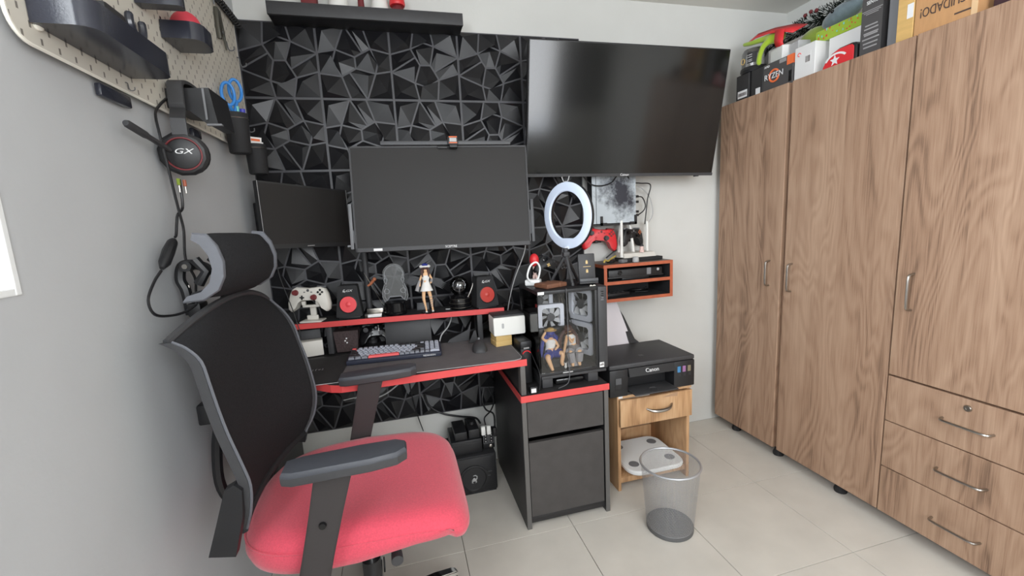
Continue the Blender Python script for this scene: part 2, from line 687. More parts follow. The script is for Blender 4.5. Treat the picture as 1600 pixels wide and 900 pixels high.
def skin(name, verts, edges, radii, m, parent, sub=1):
    me = bpy.data.meshes.new(name)
    L0 = wloc(parent)
    me.from_pydata([Vector(v) - L0 for v in verts], edges, [])
    me.materials.append(M[m])
    o = bpy.data.objects.new(name, me)
    COL.objects.link(o)
    o.parent = parent
    md = o.modifiers.new('skin', 'SKIN')
    md.use_smooth_shade = True
    for i, rv in enumerate(radii):
        sv = me.skin_vertices[0].data[i]
        sv.radius = (rv, rv) if isinstance(rv, (int, float)) else rv
        sv.use_root = i == 0
    sb = o.modifiers.new('sub', 'SUBSURF')
    sb.levels = sub
    sb.render_levels = sub
    return o

# ================================================================== ROOM
RX, RY, RZ = 2.756, -3.62, 2.31
b = B()
b.box(-.15, RX + .1, RY - .12, .12, -.12, -.004)
floor = struct('floor', b, 'grout')
T, TX0, TY0 = .4519, .2540, -.1397
k = 0
xs = [0] + [TX0 + T * i for i in range(6)] + [RX]
ys = [0.01] + [TY0 - T * i for i in range(8)] + [RY]
for i in range(len(xs) - 1):
    for j in range(len(ys) - 1):
        b = B()
        g = .0011
        b.box(xs[i] + g, xs[i + 1] - g, ys[j + 1] + g, ys[j] - g, -.004, 0, .0006, seg=1)
        struct('floor_tile', b, 'tile', floor)
b = B()
b.box(-.15, RX + .1, RY - .12, .12, RZ, RZ + .1)
struct('ceiling', b, 'ceil')
b = B()
b.box(-.15, RX + .1, .01, .13, 0, RZ)
wall_back = struct('wall_back', b, 'wall')
b = B()
b.box(RX, RX + .1, RY, .01, 0, RZ)
struct('wall_right', b, 'wall')
b = B()
WY0, WY1, WZ0, WZ1 = -2.70, -1.282, 1.18, 2.12
b.box(-.15, 0, RY, WY0, 0, RZ)
b.box(-.15, 0, WY1, .01, 0, RZ)
b.box(-.15, 0, WY0, WY1, 0, WZ0)
b.box(-.15, 0, WY0, WY1, WZ1, RZ)
wall_left = struct('wall_left', b, 'wall_shaded')
# reveal lining, slightly proud and whiter
b = B()
for (y0, y1, z0, z1) in ((WY1 - .012, WY1, WZ0, WZ1), (WY0, WY0 + .012, WZ0, WZ1), (WY0 + .0122, WY1 - .0122, WZ0, WZ0 + .012), (WY0 + .0122, WY1 - .0122, WZ1 - .012, WZ1)):
    b.box(-.148, .003, y0, y1, z0, z1, .002)
struct('trim_1', b, 'whitegloss')
b = B()
for (y0, y1, z0, z1) in ((WY1 - .05, WY1 - .012, WZ0, WZ1), (WY0 + .012, WY0 + .05, WZ0, WZ1), (WY0, WY1, WZ0 + .012, WZ0 + .05), (WY0, WY1, WZ1 - .05, WZ1 - .012), ((WY0 + WY1) / 2 - .02, (WY0 + WY1) / 2 + .02, WZ0, WZ1)):
    b.box(-.135, -.105, y0, y1, z0, z1, .003)
win = struct('window_1', b, 'whitegloss')
b = B()
b.box(-.122, -.118, WY0 + .04, WY1 - .04, WZ0 + .04, WZ1 - .04)
struct('window_pane', b, 'pane', win)
# wall behind the camera: an unseen window added for soft fill, and a door
b = B()
b.box(-.15, .55, RY - .12, RY, 0, RZ)
b.box(2.15, RX + .1, RY - .12, RY, 0, RZ)
b.box(.55, 2.15, RY - .12, RY, 0, .95)
b.box(.55, 2.15, RY - .12, RY, 2.2, RZ)
wall_front = struct('wall_front', b, 'wall')
b = B()
b.box(2.17, 2.74, RY - .002, RY + .012, 1.30, 2.0, .003)
tag(obj('picture', b, 'boxdark'), 'dark framed picture on the wall behind the camera', 'picture')
b = B()
for (x0, x1, z0, z1) in ((.55, .60, .95, 2.2), (2.10, 2.15, .95, 2.2), (.55, 2.15, .95, 1.0), (.55, 2.15, 2.15, 2.2), (1.325, 1.375, .95, 2.2)):
    b.box(x0, x1, RY - .08, RY - .04, z0, z1, .003)
win2 = struct('fill_window', b, 'whitegloss')
b = B()
b.box(.6, 2.1, RY - .062, RY - .058, 1.0, 2.15)
struct('window_pane', b, 'pane', win2)

# faceted wall panels, 5 x 6 tiles of 0.30 m
NODES = {'a': (.39, 0), 'p': (.635, 0), 'b': (.247, .33), 'c': (.187, .5), 'd': (.5, .42), 'e': (.725, .30), 'f': (.61, .36), 'g': (.817, .49), 'h': (.504, .575),
         'i': (.30, .69), 'j': (.773, .64), 'k': (.41, .63), 'L1': (0, .38), 'L2': (0, .655), 'R1': (1, .36), 'R2': (1, .60), 'B1': (.40, 1), 'B2': (.63, 1),
         'TL': (0, 0), 'TR': (1, 0), 'BL': (0, 1), 'BR': (1, 1)}
CELLS = [('b c i k h d', .5, .45), ('d f e g j h', .45, .5), ('a p e f', .62, .55), ('a f d b', .4, .6), ('p TR R1 e', .35, .6), ('e R1 R2 j g', .5, .4),
         ('R2 BR B2 j', .55, .5), ('j B2 k h', .5, .4), ('k B2 B1 i', .45, .6), ('i B1 BL L2', .5, .5), ('L2 i c b L1', .55, .5), ('L1 b a TL', .5, .5)]


def panel_mesh():
    b_ = B()
    S_ = .2994
    rnd = random.Random(3)
    half = .0036
    P = lambda q, y: Vector((q[0] * S_ - S_ / 2, y, S_ / 2 - q[1] * S_))
    # backing (groove plane) with rim
    b_.mi = 0
    b_.box(-S_ / 2, S_ / 2, -.0035, .009, -S_ / 2, S_ / 2)
    b_.mi = 1
    for names, au, av in CELLS:
        pl = [Vector(NODES[n]) for n in names.split()]
        n = len(pl)
        c = sum(pl, Vector((0, 0))) / n
        # inset every edge by half the groove (less on the tile rim)
        area2 = sum(pl[i].x * pl[(i + 1) % n].y - pl[(i + 1) % n].x * pl[i].y for i in range(n))
        sg = 1 if area2 > 0 else -1
        lines = []
        for i in range(n):
            a_, d_ = pl[i], pl[(i + 1) % n]
            t = (d_ - a_).normalized()
            nn = Vector((-t.y, t.x)) * sg
            rim = all(abs(a_[q] - d_[q]) < 1e-6 and a_[q] in (0, 1) for q in (0,)) or all(abs(a_[q] - d_[q]) < 1e-6 and a_[q] in (0, 1) for q in (1,))
            off = (.0046 if rim else half) / S_
            lines.append((a_ + nn * off, t))
        ins = []
        for i in range(n):
            (p1, t1), (p2, t2) = lines[i - 1], lines[i]
            den = t1.x * t2.y - t1.y * t2.x
            if abs(den) < 1e-3:
                ins.append(p2)
                continue
            s_ = ((p2.x - p1.x) * t2.y - (p2.y - p1.y) * t2.x) / den
            ins.append(p1 + t1 * s_)
        mn = Vector((min(p.x for p in ins), min(p.y for p in ins)))
        mx = Vector((max(p.x for p in ins), max(p.y for p in ins)))
        ap = c.lerp(ins[rnd.randrange(n)], rnd.uniform(.3, .62))
        h = rnd.choice((.010, .013, .016, .018))
        vs = [P(q, -.0042) for q in ins] + [P(ap, -.0042 - h)]
        b_._add(vs, [(i, (i + 1) % n, n) for i in range(n)])
    return mesh_from(b_, 'wall_panel', ['groove', 'panel'], smooth=False)


pm = panel_mesh()
ROT = [[1, 0, 3, 1, 0], [0, 2, 2, 3, 1], [3, 1, 0, 2, 2], [2, 0, 1, 0, 3], [1, 3, 2, 1, 0], [0, 2, 3, 0, 1]]
for r_ in range(6):
    for c_ in range(5):
        o = bpy.data.objects.new('wall_panel', pm)
        COL.objects.link(o)
        o.parent = wall_back
        o.location = (.15 + .30 * c_, 0, 2.113 - .15 - .30 * r_)
        o.rotation_euler = (0, ROT[r_][c_] * PI / 2, 0)

# ================================================================== WARDROBE
WX, WT, WB = 2.3035, 1.80, .052
wr = thing('wardrobe', 'tall oak-look wardrobe with three doors and drawers along the right wall', 'wardrobe', (2.53, -.72, 0))
b = B()
b.box(WX + .022, 2.75, -1.44, -.03, WB, WT, .001)
obj('body', b, 'wood', wr)


def handle(p0, p1, out, parent):
    """bow handle standing off by 'out'"""
    p0, p1, out = Vector(p0), Vector(p1), Vector(out)
    bd = B()
    d = (p1 - p0)
    pts = [p0, p0 + out * .75 + d * .03, p0 + out + d * .12, p0 + out * 1.05 + d * .5, p1 + out - d * .12, p1 + out * .75 - d * .03, p1]
    bd.tube(bez(pts, 4), .0042, 8)
    return obj('handle', bd, 'steel', parent)


def door(y0, y1, z0, z1, x0, hy, hz0, hz1, gap_edge=False):
    bd = B()
    bd.box(x0, WX + .0215, y1, y0, z0, z1, .0012, seg=1)
    o = obj('door', bd, 'wood', wr)
    handle((x0, hy, hz0), (x0, hy, hz1), (-.026, 0, 0), o)
    return o


door(-.033, -.448, WB, WT - .001, WX, -.388, .876, .998)
door(-.472, -.944, WB, WT - .001, WX, -.512, .864, .993)
door(-.951, -1.435, .614, WT - .001, WX - .003, -1.004, .868, .998)
for i, (z0, z1, hz) in enumerate(((.430, .606, .516), (.243, .426, .331), (WB, .239, .141))):
    bd = B()
    bd.box(WX, WX + .0215, -1.435, -.949, z0, z1, .0012, seg=1)
    o = obj('drawer', bd, 'wood', wr)
    handle((WX, -1.125, hz), (WX, -1.258, hz), (-.026, 0, 0), o)
    if i == 0:
        bd = B()
        bd.lathe((WX, -1.189, .576), [(.011, 0), (.011, .003), (.009, .006), (.004, .006), (.004, .0045)], 20, (-1, 0, 0))
        obj('lock', bd, 'steel', o)
for (fx, fy) in ((WX + .05, -.155), (WX + .05, -.44), (WX + .05, -.765), (WX + .05, -1.38), (2.70, -.155), (2.70, -.76), (2.70, -1.38)):
    bd = B()
    bd.lathe((fx, fy, 0), [(.024, 0), (.026, .012), (.018, .03), (.018, WB)], 16)
    obj('foot', bd, 'blackmatt', wr)

# ================================================================== ON TOP OF THE WARDROBE
Z = WT


def carton(name, label, cat, x0, x1, y0, y1, z0, z1, m, bev=.0015, group=None):
    t = thing(name, label, cat, ((x0 + x1) / 2, (y0 + y1) / 2, z0), group)
    bd = B()
    bd.box(x0, x1, min(y0, y1), max(y0, y1), z0, z1, bev, seg=1)
    obj('carton', bd, m, t)
    return t


def label_patch(t, x, y0, y1, z0, z1, m='printwhite', name='label_sticker', bars=0):
    bd = B()
    bd.box(x - .0007, x, min(y0, y1), max(y0, y1), z0, z1)
    o = obj(name, bd, m, t, False)
    if bars:
        b2 = B()
        rnd = random.Random(bars)
        yy = max(y0, y1) - .004
        while yy > min(y0, y1) + .004:
            ww = rnd.uniform(.0008, .002)
            b2.box(x - .0011, x - .0007, yy - ww, yy, z0 + (z1 - z0) * .25, z0 + (z1 - z0) * .7)
            yy -= ww + rnd.uniform(.0008, .002)
        obj('barcode', b2, 'ink', o, False)
    return o


FU, FV = (0, -1, 0), (0, 0, 1)   # reading direction of fronts that face the room (-x)
t = carton('component_box', 'small black box with a white barcode label, nearest the back wall on the wardrobe', 'box', 2.33, 2.415, -.108, -.193, Z, 1.927, 'boxdark')
label_patch(t, 2.33, -.120, -.182, 1.815, 1.85, bars=3)
t = carton('component_box', 'narrow black box between the barcoded box and the processor box', 'box', 2.332, 2.415, -.205, -.276, Z, 1.925, 'boxdark')
label_patch(t, 2.332, -.235, -.262, 1.805, 1.835)
t = carton('processor_box', 'dark grey box with RYZEN in white over an orange ring', 'box', 2.33, 2.43, -.280, -.446, Z, 1.925, 'boxgrey')
bd = B()
ring = [Vector((2.329, -.345 - .026 * math.cos(a), 1.862 + .026 * math.sin(a))) for a in [2 * PI * i / 36 + .6 for i in range(33)]]
bd.tube(ring, .0048, 6)
obj('logo_ring', bd, 'orange', t)
text('RYZEN', .036, (2.3258, -.345, 1.862), FU, FV, 'printwhite', t, sx=.95)
text('AMD', .014, (2.329, -.302, 1.912), FU, FV, 'printwhite', t)
bd = B()
bd.box(2.3285, 2.33, -.408, -.372, 1.905, 1.921)
obj('label_sticker', bd, 'printgrey', t, False)
bd = B()
bd.box(2.3285, 2.33, -.4455, -.413, 1.885, 1.9245)
bd.box(2.33, 2.425, -.4468, -.4462, 1.885, 1.9245)
obj('orange_band', bd, 'orange', t, False)
bd = B()
bd.box(2.3287, 2.33, -.438, -.424, 1.812, 1.858)
obj('cut_out', bd, 'blackgloss', t, False)

t = carton('shipping_box', 'large white carton with a barcode and small red logo beside the red pouch', 'box', 2.33, 2.50, -.452, -.55, Z, 1.937, 'boxwhite')
label_patch(t, 2.33, -.502, -.53, 1.85, 1.905, 'boxwhite', bars=5)
bd = B()
bd.tube([Vector((2.3293, -.475 - .007 * math.cos(a), 1.905 + .007 * math.sin(a))) for a in [2 * PI * i / 14 for i in range(12)]], .0018, 5)
obj('logo', bd, 'keyred', t)
carton('shipping_box', 'white carton mostly hidden behind the red pouch', 'box', 2.372, 2.50, -.575, -.722, Z, 1.934, 'boxwhite')
# small boxes on the processor box
bd = B(frame((2.385, -.335, 1.9262), yaw=R(-14)))
bd.box(-.032, .034, -.045, .045, 0, .062, .002, seg=1)
tag(obj('small_carton', bd, 'boxwhite'), 'small white box lying on the processor box', 'box')
bd = B(frame((2.395, -.415, 1.9262), yaw=R(-8)))
bd.box(-.03, .05, -.028, .022, 0, .058, .002, seg=1)
tag(obj('small_carton', bd, 'lightgrey'), 'small pale grey box behind the large white carton with the barcode', 'box')
# plastic jar standing on its black lid
t = thing('plastic_jar', 'clear plastic jar upside down on its black lid', 'jar', (2.385, -.168, 1.928))
bd = B()
bd.lathe((2.385, -.168, 1.928), [(.060, 0), (.066, .012), (.064, .024), (.062, .026)], 28)
obj('lid', bd, 'black', t)
bd = B()
bd.lathe((2.385, -.168, 1.9545), [(.060, 0), (.060, .07), (.052, .085), (.02, .088)], 28)
obj('jar_body', bd, 'jar', t)
bd = B()
arc = [(-PI / 2 - .25 - .5 * i / 6) for i in range(7)]
rings = [[Vector((2.385 + .0608 * math.cos(a + PI * .97), -.168 + .0608 * math.sin(a + PI * .97), z)) for a in [1.05 - .75 * i / 6 for i in range(7)]] for z in (1.968, 2.018)]
bd.loft(rings, False, False, False)
obj('jar_label', bd, 'boxdark', t, False)
bd = B()
for zz in (2.006, 1.996, 1.983, 1.976):
    bd.tube([(2.3262, -.178, zz), (2.3315, -.205, zz)], .0016, 4)
obj('label_print', bd, 'printwhite', t)
bd = B()
bd.tube([Vector((2.324, -.155 - .011 * math.cos(a), 1.985 + .013 * math.sin(a))) for a in [2 * PI * i / 16 for i in range(16)]], .0022, 5, closed=True)
obj('round_print', bd, 'gold', t)
# limp lime plush with a red cloth
t = thing('plush_toy', 'limp lime green plush toy with a red cloth over the jar and white boxes', 'plush toy', (2.40, -.26, 2.04))
skin('plush_body', [(2.40, -.33, 2.045), (2.385, -.28, 2.058), (2.36, -.23, 2.062), (2.355, -.17, 2.068), (2.36, -.115, 2.082), (2.335, -.268, 2.02), (2.322, -.262, 1.975), (2.318, -.262, 1.943), (2.314, -.275, 1.936)],
     [(0, 1), (1, 2), (2, 3), (3, 4), (1, 5), (5, 6), (6, 7), (7, 8)], [.026, .022, .014, .012, .009, .013, .012, .013, .010], 'lime', t)
bd = B()
bd.loft([[Vector((2.36, -.13, 2.078)), Vector((2.365, -.13, 2.084))], [Vector((2.352, -.20, 2.082)), Vector((2.37, -.20, 2.104))], [Vector((2.35, -.28, 2.072)), Vector((2.40, -.27, 2.104))], [Vector((2.352, -.36, 2.05)), Vector((2.43, -.35, 2.09))], [Vector((2.362, -.405, 2.028)), Vector((2.45, -.40, 2.07))]], False, False, False)
bd.loft([[Vector((2.348, -.325, 2.066)), Vector((2.348, -.375, 2.05))], [Vector((2.346, -.322, 2.02)), Vector((2.346, -.37, 2.0))], [Vector((2.35, -.33, 1.99)), Vector((2.35, -.372, 1.985))]], False, False, False)
o = obj('red_cloth', bd, 'red', t)
o.modifiers.new('th', 'SOLIDIFY').thickness = .003
# storage carton behind, garland on it
carton('storage_carton', 'large pale carton at the back of the wardrobe top under the garland', 'box', 2.545, 2.745, -.02, -.62, Z, 2.07, 'boxwhite')
t = thing('tinsel_garland', 'dark green frosted garland laid along the wall above the wardrobe', 'garland', (2.62, -.28, 2.07))
bd = B()
core = bez([(2.62, -.02, 2.12), (2.62, -.18, 2.13), (2.615, -.36, 2.135), (2.61, -.60, 2.14)], 10)
bd.tube(core, .012, 6)
obj('garland_core', bd, 'tinsel', t)
rnd = random.Random(11)
bg, bs = B(), B()
for i in range(5200):
    p = Vector(core[rnd.randrange(len(core) - 1)]).lerp(Vector(core[rnd.randrange(len(core))]), rnd.random() * .08)
    th, ph = rnd.uniform(0, 2 * PI), rnd.uniform(-.6, .6)
    d = Vector((math.cos(th), math.sin(ph) * .8, math.sin(th))).normalized()
    L_ = rnd.uniform(.022, .058)
    s_ = d.cross(Vector((0, 1, .3))).normalized() * .0024
    tgt = bs if rnd.random() < .34 else bg
    a_ = p + d * L_ * (.55 if tgt is bs else .05)
    tgt._add([a_ - s_, a_ + s_, p + d * L_ + s_ * .5, p + d * L_ - s_ * .5], [(0, 1, 2, 3)])
o = obj('needles', bg, 'tinsel', t, False)
o['kind'] = 'stuff'
o = obj('frosted_tips', bs, 'snow', t, False)
o['kind'] = 'stuff'
bd = B()
for (yy, zz) in ((-.27, 2.168), (-.30, 2.172), (-.33, 2.165)):
    bd.ball((2.575, yy, zz), .009, 10, 6)
obj('berry', bd, 'darkred', t)
# grey plush head, olive cushion, lime gift box
t = thing('plush_toy', 'grey blue plush animal with round ears on a lime gift box', 'plush toy', (2.45, -.575, 1.99))
bd = B()
rg = []
for k_ in range(15):
    f_ = k_ / 14
    a = PI * f_
    r_ = .050 * math.sin(a) ** .6 * (1 - .22 * f_) + .001
    cc = Vector((2.452 - .01 * f_, -.475 - .185 * f_, 2.030 + .018 * f_))
    rg.append([cc + Vector((r_ * math.cos(2 * PI * j / 18), -.25 * r_ * math.sin(2 * PI * j / 18), r_ * .88 * math.sin(2 * PI * j / 18))) for j in range(18)])
bd.loft(rg)
obj('plush_body', bd, 'plush', t, ang=80)
bd = B()
bd.ball((2.405, -.622, 2.088), (.012, .024, .026), 14, 8)
obj('ear', bd, 'plush', t)
bd = B()
bd.ball((2.403, -.555, 2.050), .007, 10, 6)
obj('eye', bd, 'blackgloss', t)
bd = B()
bd.ball((2.465, -.432, 1.990), (.05, .075, .052), 20, 12)
tag(obj('cushion', bd, 'olive'), 'small olive green cushion beside the grey plush animal', 'cushion')
t = carton('gift_box', 'flat lime green gift box printed with tiny red and green shapes', 'box', 2.38, 2.50, -.505, -.70, 1.9375, 1.985, 'lime')
rnd = random.Random(5)
for i in range(22):
    bd = B()
    yy, zz = -.515 - .175 * rnd.random(), 1.944 + .034 * rnd.random()
    bd.box(2.3792, 2.38, yy - rnd.uniform(.003, .006), yy, zz, zz + rnd.uniform(.004, .009))
    obj('printed_shape', bd, 'red' if i % 3 else 'teal', t, False)
# red first-aid style pouch
t = thing('zip_pouch', 'red zip pouch with a white arched band and star beside the dark printed box', 'pouch', (2.35, -.65, Z))
prof = [(-.072, 0), (.072, 0), (.072, .058), (.064, .068), (.05, .071), (0, .069), (-.03, .058), (-.055, .036), (-.068, .014)]
bd = B()
bd.prism([(p[0], p[1]) for p in prof], (2.336, -.649, Z + .001), FU, FV, -.028, .004)
obj('pouch_side', bd, 'black', t)
bd = B()
bd.prism([(p[0] * .89 - .002, p[1] * .90 + .002) for p in prof], (2.3362, -.649, Z + .001), FU, FV, .003, .0015)
obj('pouch_front', bd, 'red', t)
bd = B()
rg = []
for i in range(17):
    a = R(158 - 122 * i / 16)
    c_ = Vector((2.332, -.642, 1.816))
    e_ = lambda r_: c_ + Vector((0, -math.cos(a) * r_ * 1.05, math.sin(a) * r_ * .8))
    rg.append([e_(.040), e_(.049)])
bd.loft(rg, False, False, False)
o = obj('arched_band', bd, 'printwhite', t, False)
star = []
for i in range(10):
    a = PI / 2 + PI * i / 5
    r_ = .021 if i % 2 == 0 else .009
    star.append((r_ * math.cos(a), r_ * math.sin(a)))
bd = B()
bd.prism(star, (2.3328, -.636, 1.827), FU, FV, .0008)
obj('star_emblem', bd, 'printwhite', t, False)
# dark printed box
t = carton('printed_box', 'tall graphite box with white lines of print beside the red pouch', 'box', 2.33, 2.42, -.735, -.812, Z, 2.005, 'boxgrey')
text('SENTIM', .017, (2.3292, -.776, 1.984), FU, FV, 'printwhite', t, sx=.82)
for i, (zz, hw) in enumerate(((1.957, .036), (1.951, .030), (1.945, .022), (1.905, .022), (1.893, .025), (1.878, .026), (1.872, .024), (1.858, .030), (1.843, .026), (1.829, .024))):
    bd = B()
    hh = .0012 if i < 3 else .0024
    bd.box(2.3293, 2.33, -.774 - hw, -.774 + hw, zz - hh, zz + hh)
    obj('print_line', bd, 'printgrey', t, False)
bd = B()
bd.box(2.3294, 2.421, -.8127, -.8121, Z + .001, 2.004)
obj('dark_side', bd, 'boxdark', t, False)
carton('acrylic_sheet', 'smoky grey plastic sheet standing between the printed box and plywood box', 'sheet', 2.345, 2.42, -.822, -.858, Z, 1.99, 'grey')
t = carton('plywood_box', 'pale yellow wooden box with a white label next to the cardboard box', 'box', 2.33, 2.46, -.862, -.914, Z, 2.02, 'ply')
label_patch(t, 2.33, -.893, -.912, 1.872, 1.918, bars=0)
t = carton('cardboard_box', 'brown cardboard box with CUIDADO printed upside down', 'box', 2.33, 2.60, -.917, -1.088, Z, 2.08, 'card')
text('¡CUIDADO!', .042, (2.3292, -1.0, 1.872), (0, 1, 0), (0, 0, -1), 'ink', t, sx=.62)
bd = B()
bd.box(2.3293, 2.33, -1.02, -.935, 1.914, 1.919)
bd.box(2.3293, 2.33, -1.00, -.96, 1.926, 1.930)
bd.box(2.3293, 2.33, -1.082, -1.03, 1.826, 1.831)
obj('small_print', bd, 'ink', t, False)
bd = B()
bd.box(2.3285, 2.33, -1.0882, -1.073, 1.801, 2.079)  # paler strip at the near end, stands for the side face
obj('pale_side_strip', bd, 'cardlight', t, False)
bd = B()
bd.box(2.36, 2.6, -1.30, -1.10, Z, 1.87, .02)
tag(obj('folded_cloth', bd, 'darkrag'), 'dark maroon folded cloth at the near end of the wardrobe top', 'cloth')

# ================================================================== TELEVISION
t = thing('television', 'large dark flat television tilted down on the back wall', 'television', (1.648, -.21, 1.43))
F = frame((1.646, -.215, 1.718), -.056, .19, .021)
W2, H2 = .484, .284
bd = B(F)
bd.box(-W2, W2, 0, .028, -H2, H2, .003, seg=1)
bd.box(-.30, .30, .028, .05, -.20, .14, .006)
obj('casing', bd, 'black', t)
bd = B(F)
bd.box(-W2 + .006, W2 - .006, -.0015, 0, -H2 + .015, H2 - .006)
obj('screen', bd, 'tvscreen', t, False)
bd = B(F)
bd.box(-W2, W2, -.003, 0, -H2, -H2 + .014, .0008, seg=1)
obj('lower_bezel', bd, 'charcoal', t)
UX, UZ = (F.to_3x3() @ Vector((1, 0, 0))), (F.to_3x3() @ Vector((0, 0, 1)))
text('Caixun', .016, F @ Vector((.005, -.0034, -H2 + .0075)), UX, UZ, 'printwhite', t)
bd = B(F)
bd.box(-.12, .12, .05, .062, -.12, .10, .003)
bd.M = Matrix.Identity(4)
bd.bar((1.65, -.14, 1.72), (1.65, -.012, 1.74), .06, .05)
bd.box(1.57, 1.73, -.0122, .008, 1.62, 1.86, .003)
obj('wall_bracket', bd, 'blackmatt', t)
bd = B()
bd.lathe((2.05, -.165, 1.428), [(.013, 0), (.013, .012)], 12)
obj('sensor', bd, 'black', t)

# ================================================================== CENTRE MONITOR
t = thing('monitor', 'large black desktop monitor above the red edged riser', 'monitor', (.757, -.29, 1.15))
F = frame((.757, -.285, 1.362), -.08, -.107, .015)
W2, H2 = .358, .209
bd = B(F)
bd.box(-W2, W2, 0, .022, -H2, H2, .003, seg=1)
bd.box(-.22, .22, .022, .05, -.12, .12, .01)
obj('casing', bd, 'black', t)
bd = B(F)
bd.box(-W2 + .008, W2 - .008, -.001, 0, -H2 + .018, H2 - .009)
obj('screen', bd, 'screen', t, False)
bd = B(F)
for (x0, x1, z0, z1) in ((-W2, W2, -H2, -H2 + .017), (-W2, W2, H2 - .008, H2), (-W2, -W2 + .008, -H2, H2), (W2 - .007, W2, -H2, H2)):
    bd.box(x0, x1, -.003, 0, z0, z1, .0008, seg=1)
obj('bezel', bd, 'charcoal', t)
UX, UZ = (F.to_3x3() @ Vector((1, 0, 0))), (F.to_3x3() @ Vector((0, 0, 1)))
text('SCEPTRE', .0125, F @ Vector((.02, -.0036, -H2 + .0085)), UX, UZ, 'printwhite', t)
bd = B(F)
bd.box(-.288, -.254, -.0036, -.003, -H2 + .003, -H2 + .013)
obj('badge', bd, 'printwhite', t, False)
for sx_, x0 in ((-1, -W2 - .018), (1, W2 + .006)):
    bd = B(F)
    bd.box(x0, x0 + .013, .004, .024, -.195, -.015, .002)
    if sx_ < 0:
        bd.box(x0 - .012, x0 + .002, .008, .02, -.185, -.178)
        bd.box(x0 + .010, x0 + .02, .008, .02, -.17, -.12)
    else:
        bd.box(x0 - .01, x0 + .002, .008, .02, -.16, -.06)
    obj('side_light_bar', bd, 'grey' if sx_ < 0 else 'midgrey', t)
# arm pole behind
t = thing('monitor_support', 'dark grey pole and arm holding the large monitor from behind', 'monitor arm', (.408, -.032, .75))
bd = B()
bd.cyl((.408, -.034, .7405), (.408, -.034, 1.42), .0125, n=16)
bd.lathe((.408, -.034, .7255), [(.02, 0), (.02, .012), (.016, .016)], 16)
obj('pole', bd, 'charcoal', t)
bd = B()
bd.bar((.408, -.034, 1.38), (.60, -.12, 1.38), .03, .035, .004)
bd.bar((.60, -.12, 1.38), (.757, -.215, 1.375), .03, .03, .004)
obj('arm', bd, 'charcoal', t)
# light bar and webcam on the monitor
t = thing('monitor_light_bar', 'slim grey light bar clipped along the top of the large monitor', 'lamp', (.80, -.27, 1.572))
Fb = frame((.757, -.285, 1.362), -.08, -.107, .015)
bd = B(Fb)
bd.box(-.235, .29, -.012, .012, H2 + .0015, H2 + .018, .004)
obj('bar', bd, 'midgrey', t)
bd = B(Fb)
bd.box(.018, .086, .0125, .045, H2 + .0012, H2 + .03, .003)
obj('clamp', bd, 'black', t)
t = thing('webcam', 'small black webcam with orange stripes on the large monitor', 'webcam', (.82, -.3, 1.58))
bd = B(Fb)
bd.box(.03, .072, -.024, -.0125, H2 - .001, H2 + .033, .003)
bd.box(.036, .068, -.036, -.004, H2 - .016, H2 - .0012, .003)
bd.box(-.012, .030, -.012, -.004, H2 - .013, H2 - .002, .002)
obj('camera_body', bd, 'black', t)
for zz in (.004, .027):
    bd = B(Fb)
    bd.box(.036, .068, -.0246, -.024, H2 + zz, H2 + zz + .004)
    obj('orange_stripe', bd, 'orange', t, False)
bd = B(Fb)
bd.box(.038, .066, -.0245, -.024, H2 + .010, H2 + .025)
obj('grille', bd, 'lightgrey', t, False)

# ================================================================== SMALL LEFT MONITOR
t = thing('monitor', 'smaller black monitor turned inward in the left corner', 'monitor', (.2, -.16, 1.18))
Fs = Matrix(((.789, -.614, 0, .0705), (.614, .789, 0, -.262), (0, 0, 1, 0), (0, 0, 0, 1)))
bd = B(Fs)
w_ = .365
fr = [(0, 1.195), (w_, 1.180), (w_, 1.423), (0, 1.452)]
bd.loft([[Vector((p[0], 0, p[1])) for p in fr], [Vector((p[0], .03, p[1])) for p in fr]])
obj('casing', bd, 'black', t)
bd = B(Fs)
fr2 = [(.006, 1.212), (w_ - .006, 1.197), (w_ - .006, 1.417), (.006, 1.445)]
bd.loft([[Vector((p[0], -.0012, p[1])) for p in fr2], [Vector((p[0], 0, p[1])) for p in fr2]])
obj('screen', bd, 'screen', t, False)
bd = B(Fs)
bd.loft([[Vector((p[0], -.0018, p[1])) for p in q] for q in ([(.0, 1.452), (.0, 1.195)], [(.0015, 1.452), (.0015, 1.195)])], False, False, False)
bd.loft([[Vector((p[0], -.0018, p[1])) for p in q] for q in ([(w_ - .0015, 1.423), (w_ - .0015, 1.18)], [(w_, 1.423), (w_, 1.18)])], False, False, False)
obj('bezel', bd, 'lightgrey', t, False)
bd = B(Fs)
bd.box(.165, .195, -.0018, -.0012, 1.1935, 1.1965)
obj('badge', bd, 'printgrey', t, False)
bd = B(Fs)
bd.box(.13, .23, .0305, .05, 1.26, 1.38, .004)
bd.M = Matrix.Identity(4)
bd.bar((.19, -.105, 1.32), (.10, -.05, 1.32), .035, .035, .004)
bd.bar((.10, -.05, 1.32), (.016, -.05, 1.32), .03, .05, .004)
bd.box(.001, .016, -.09, -.02, 1.26, 1.38, .003)
obj('wall_arm', bd, 'black', t)

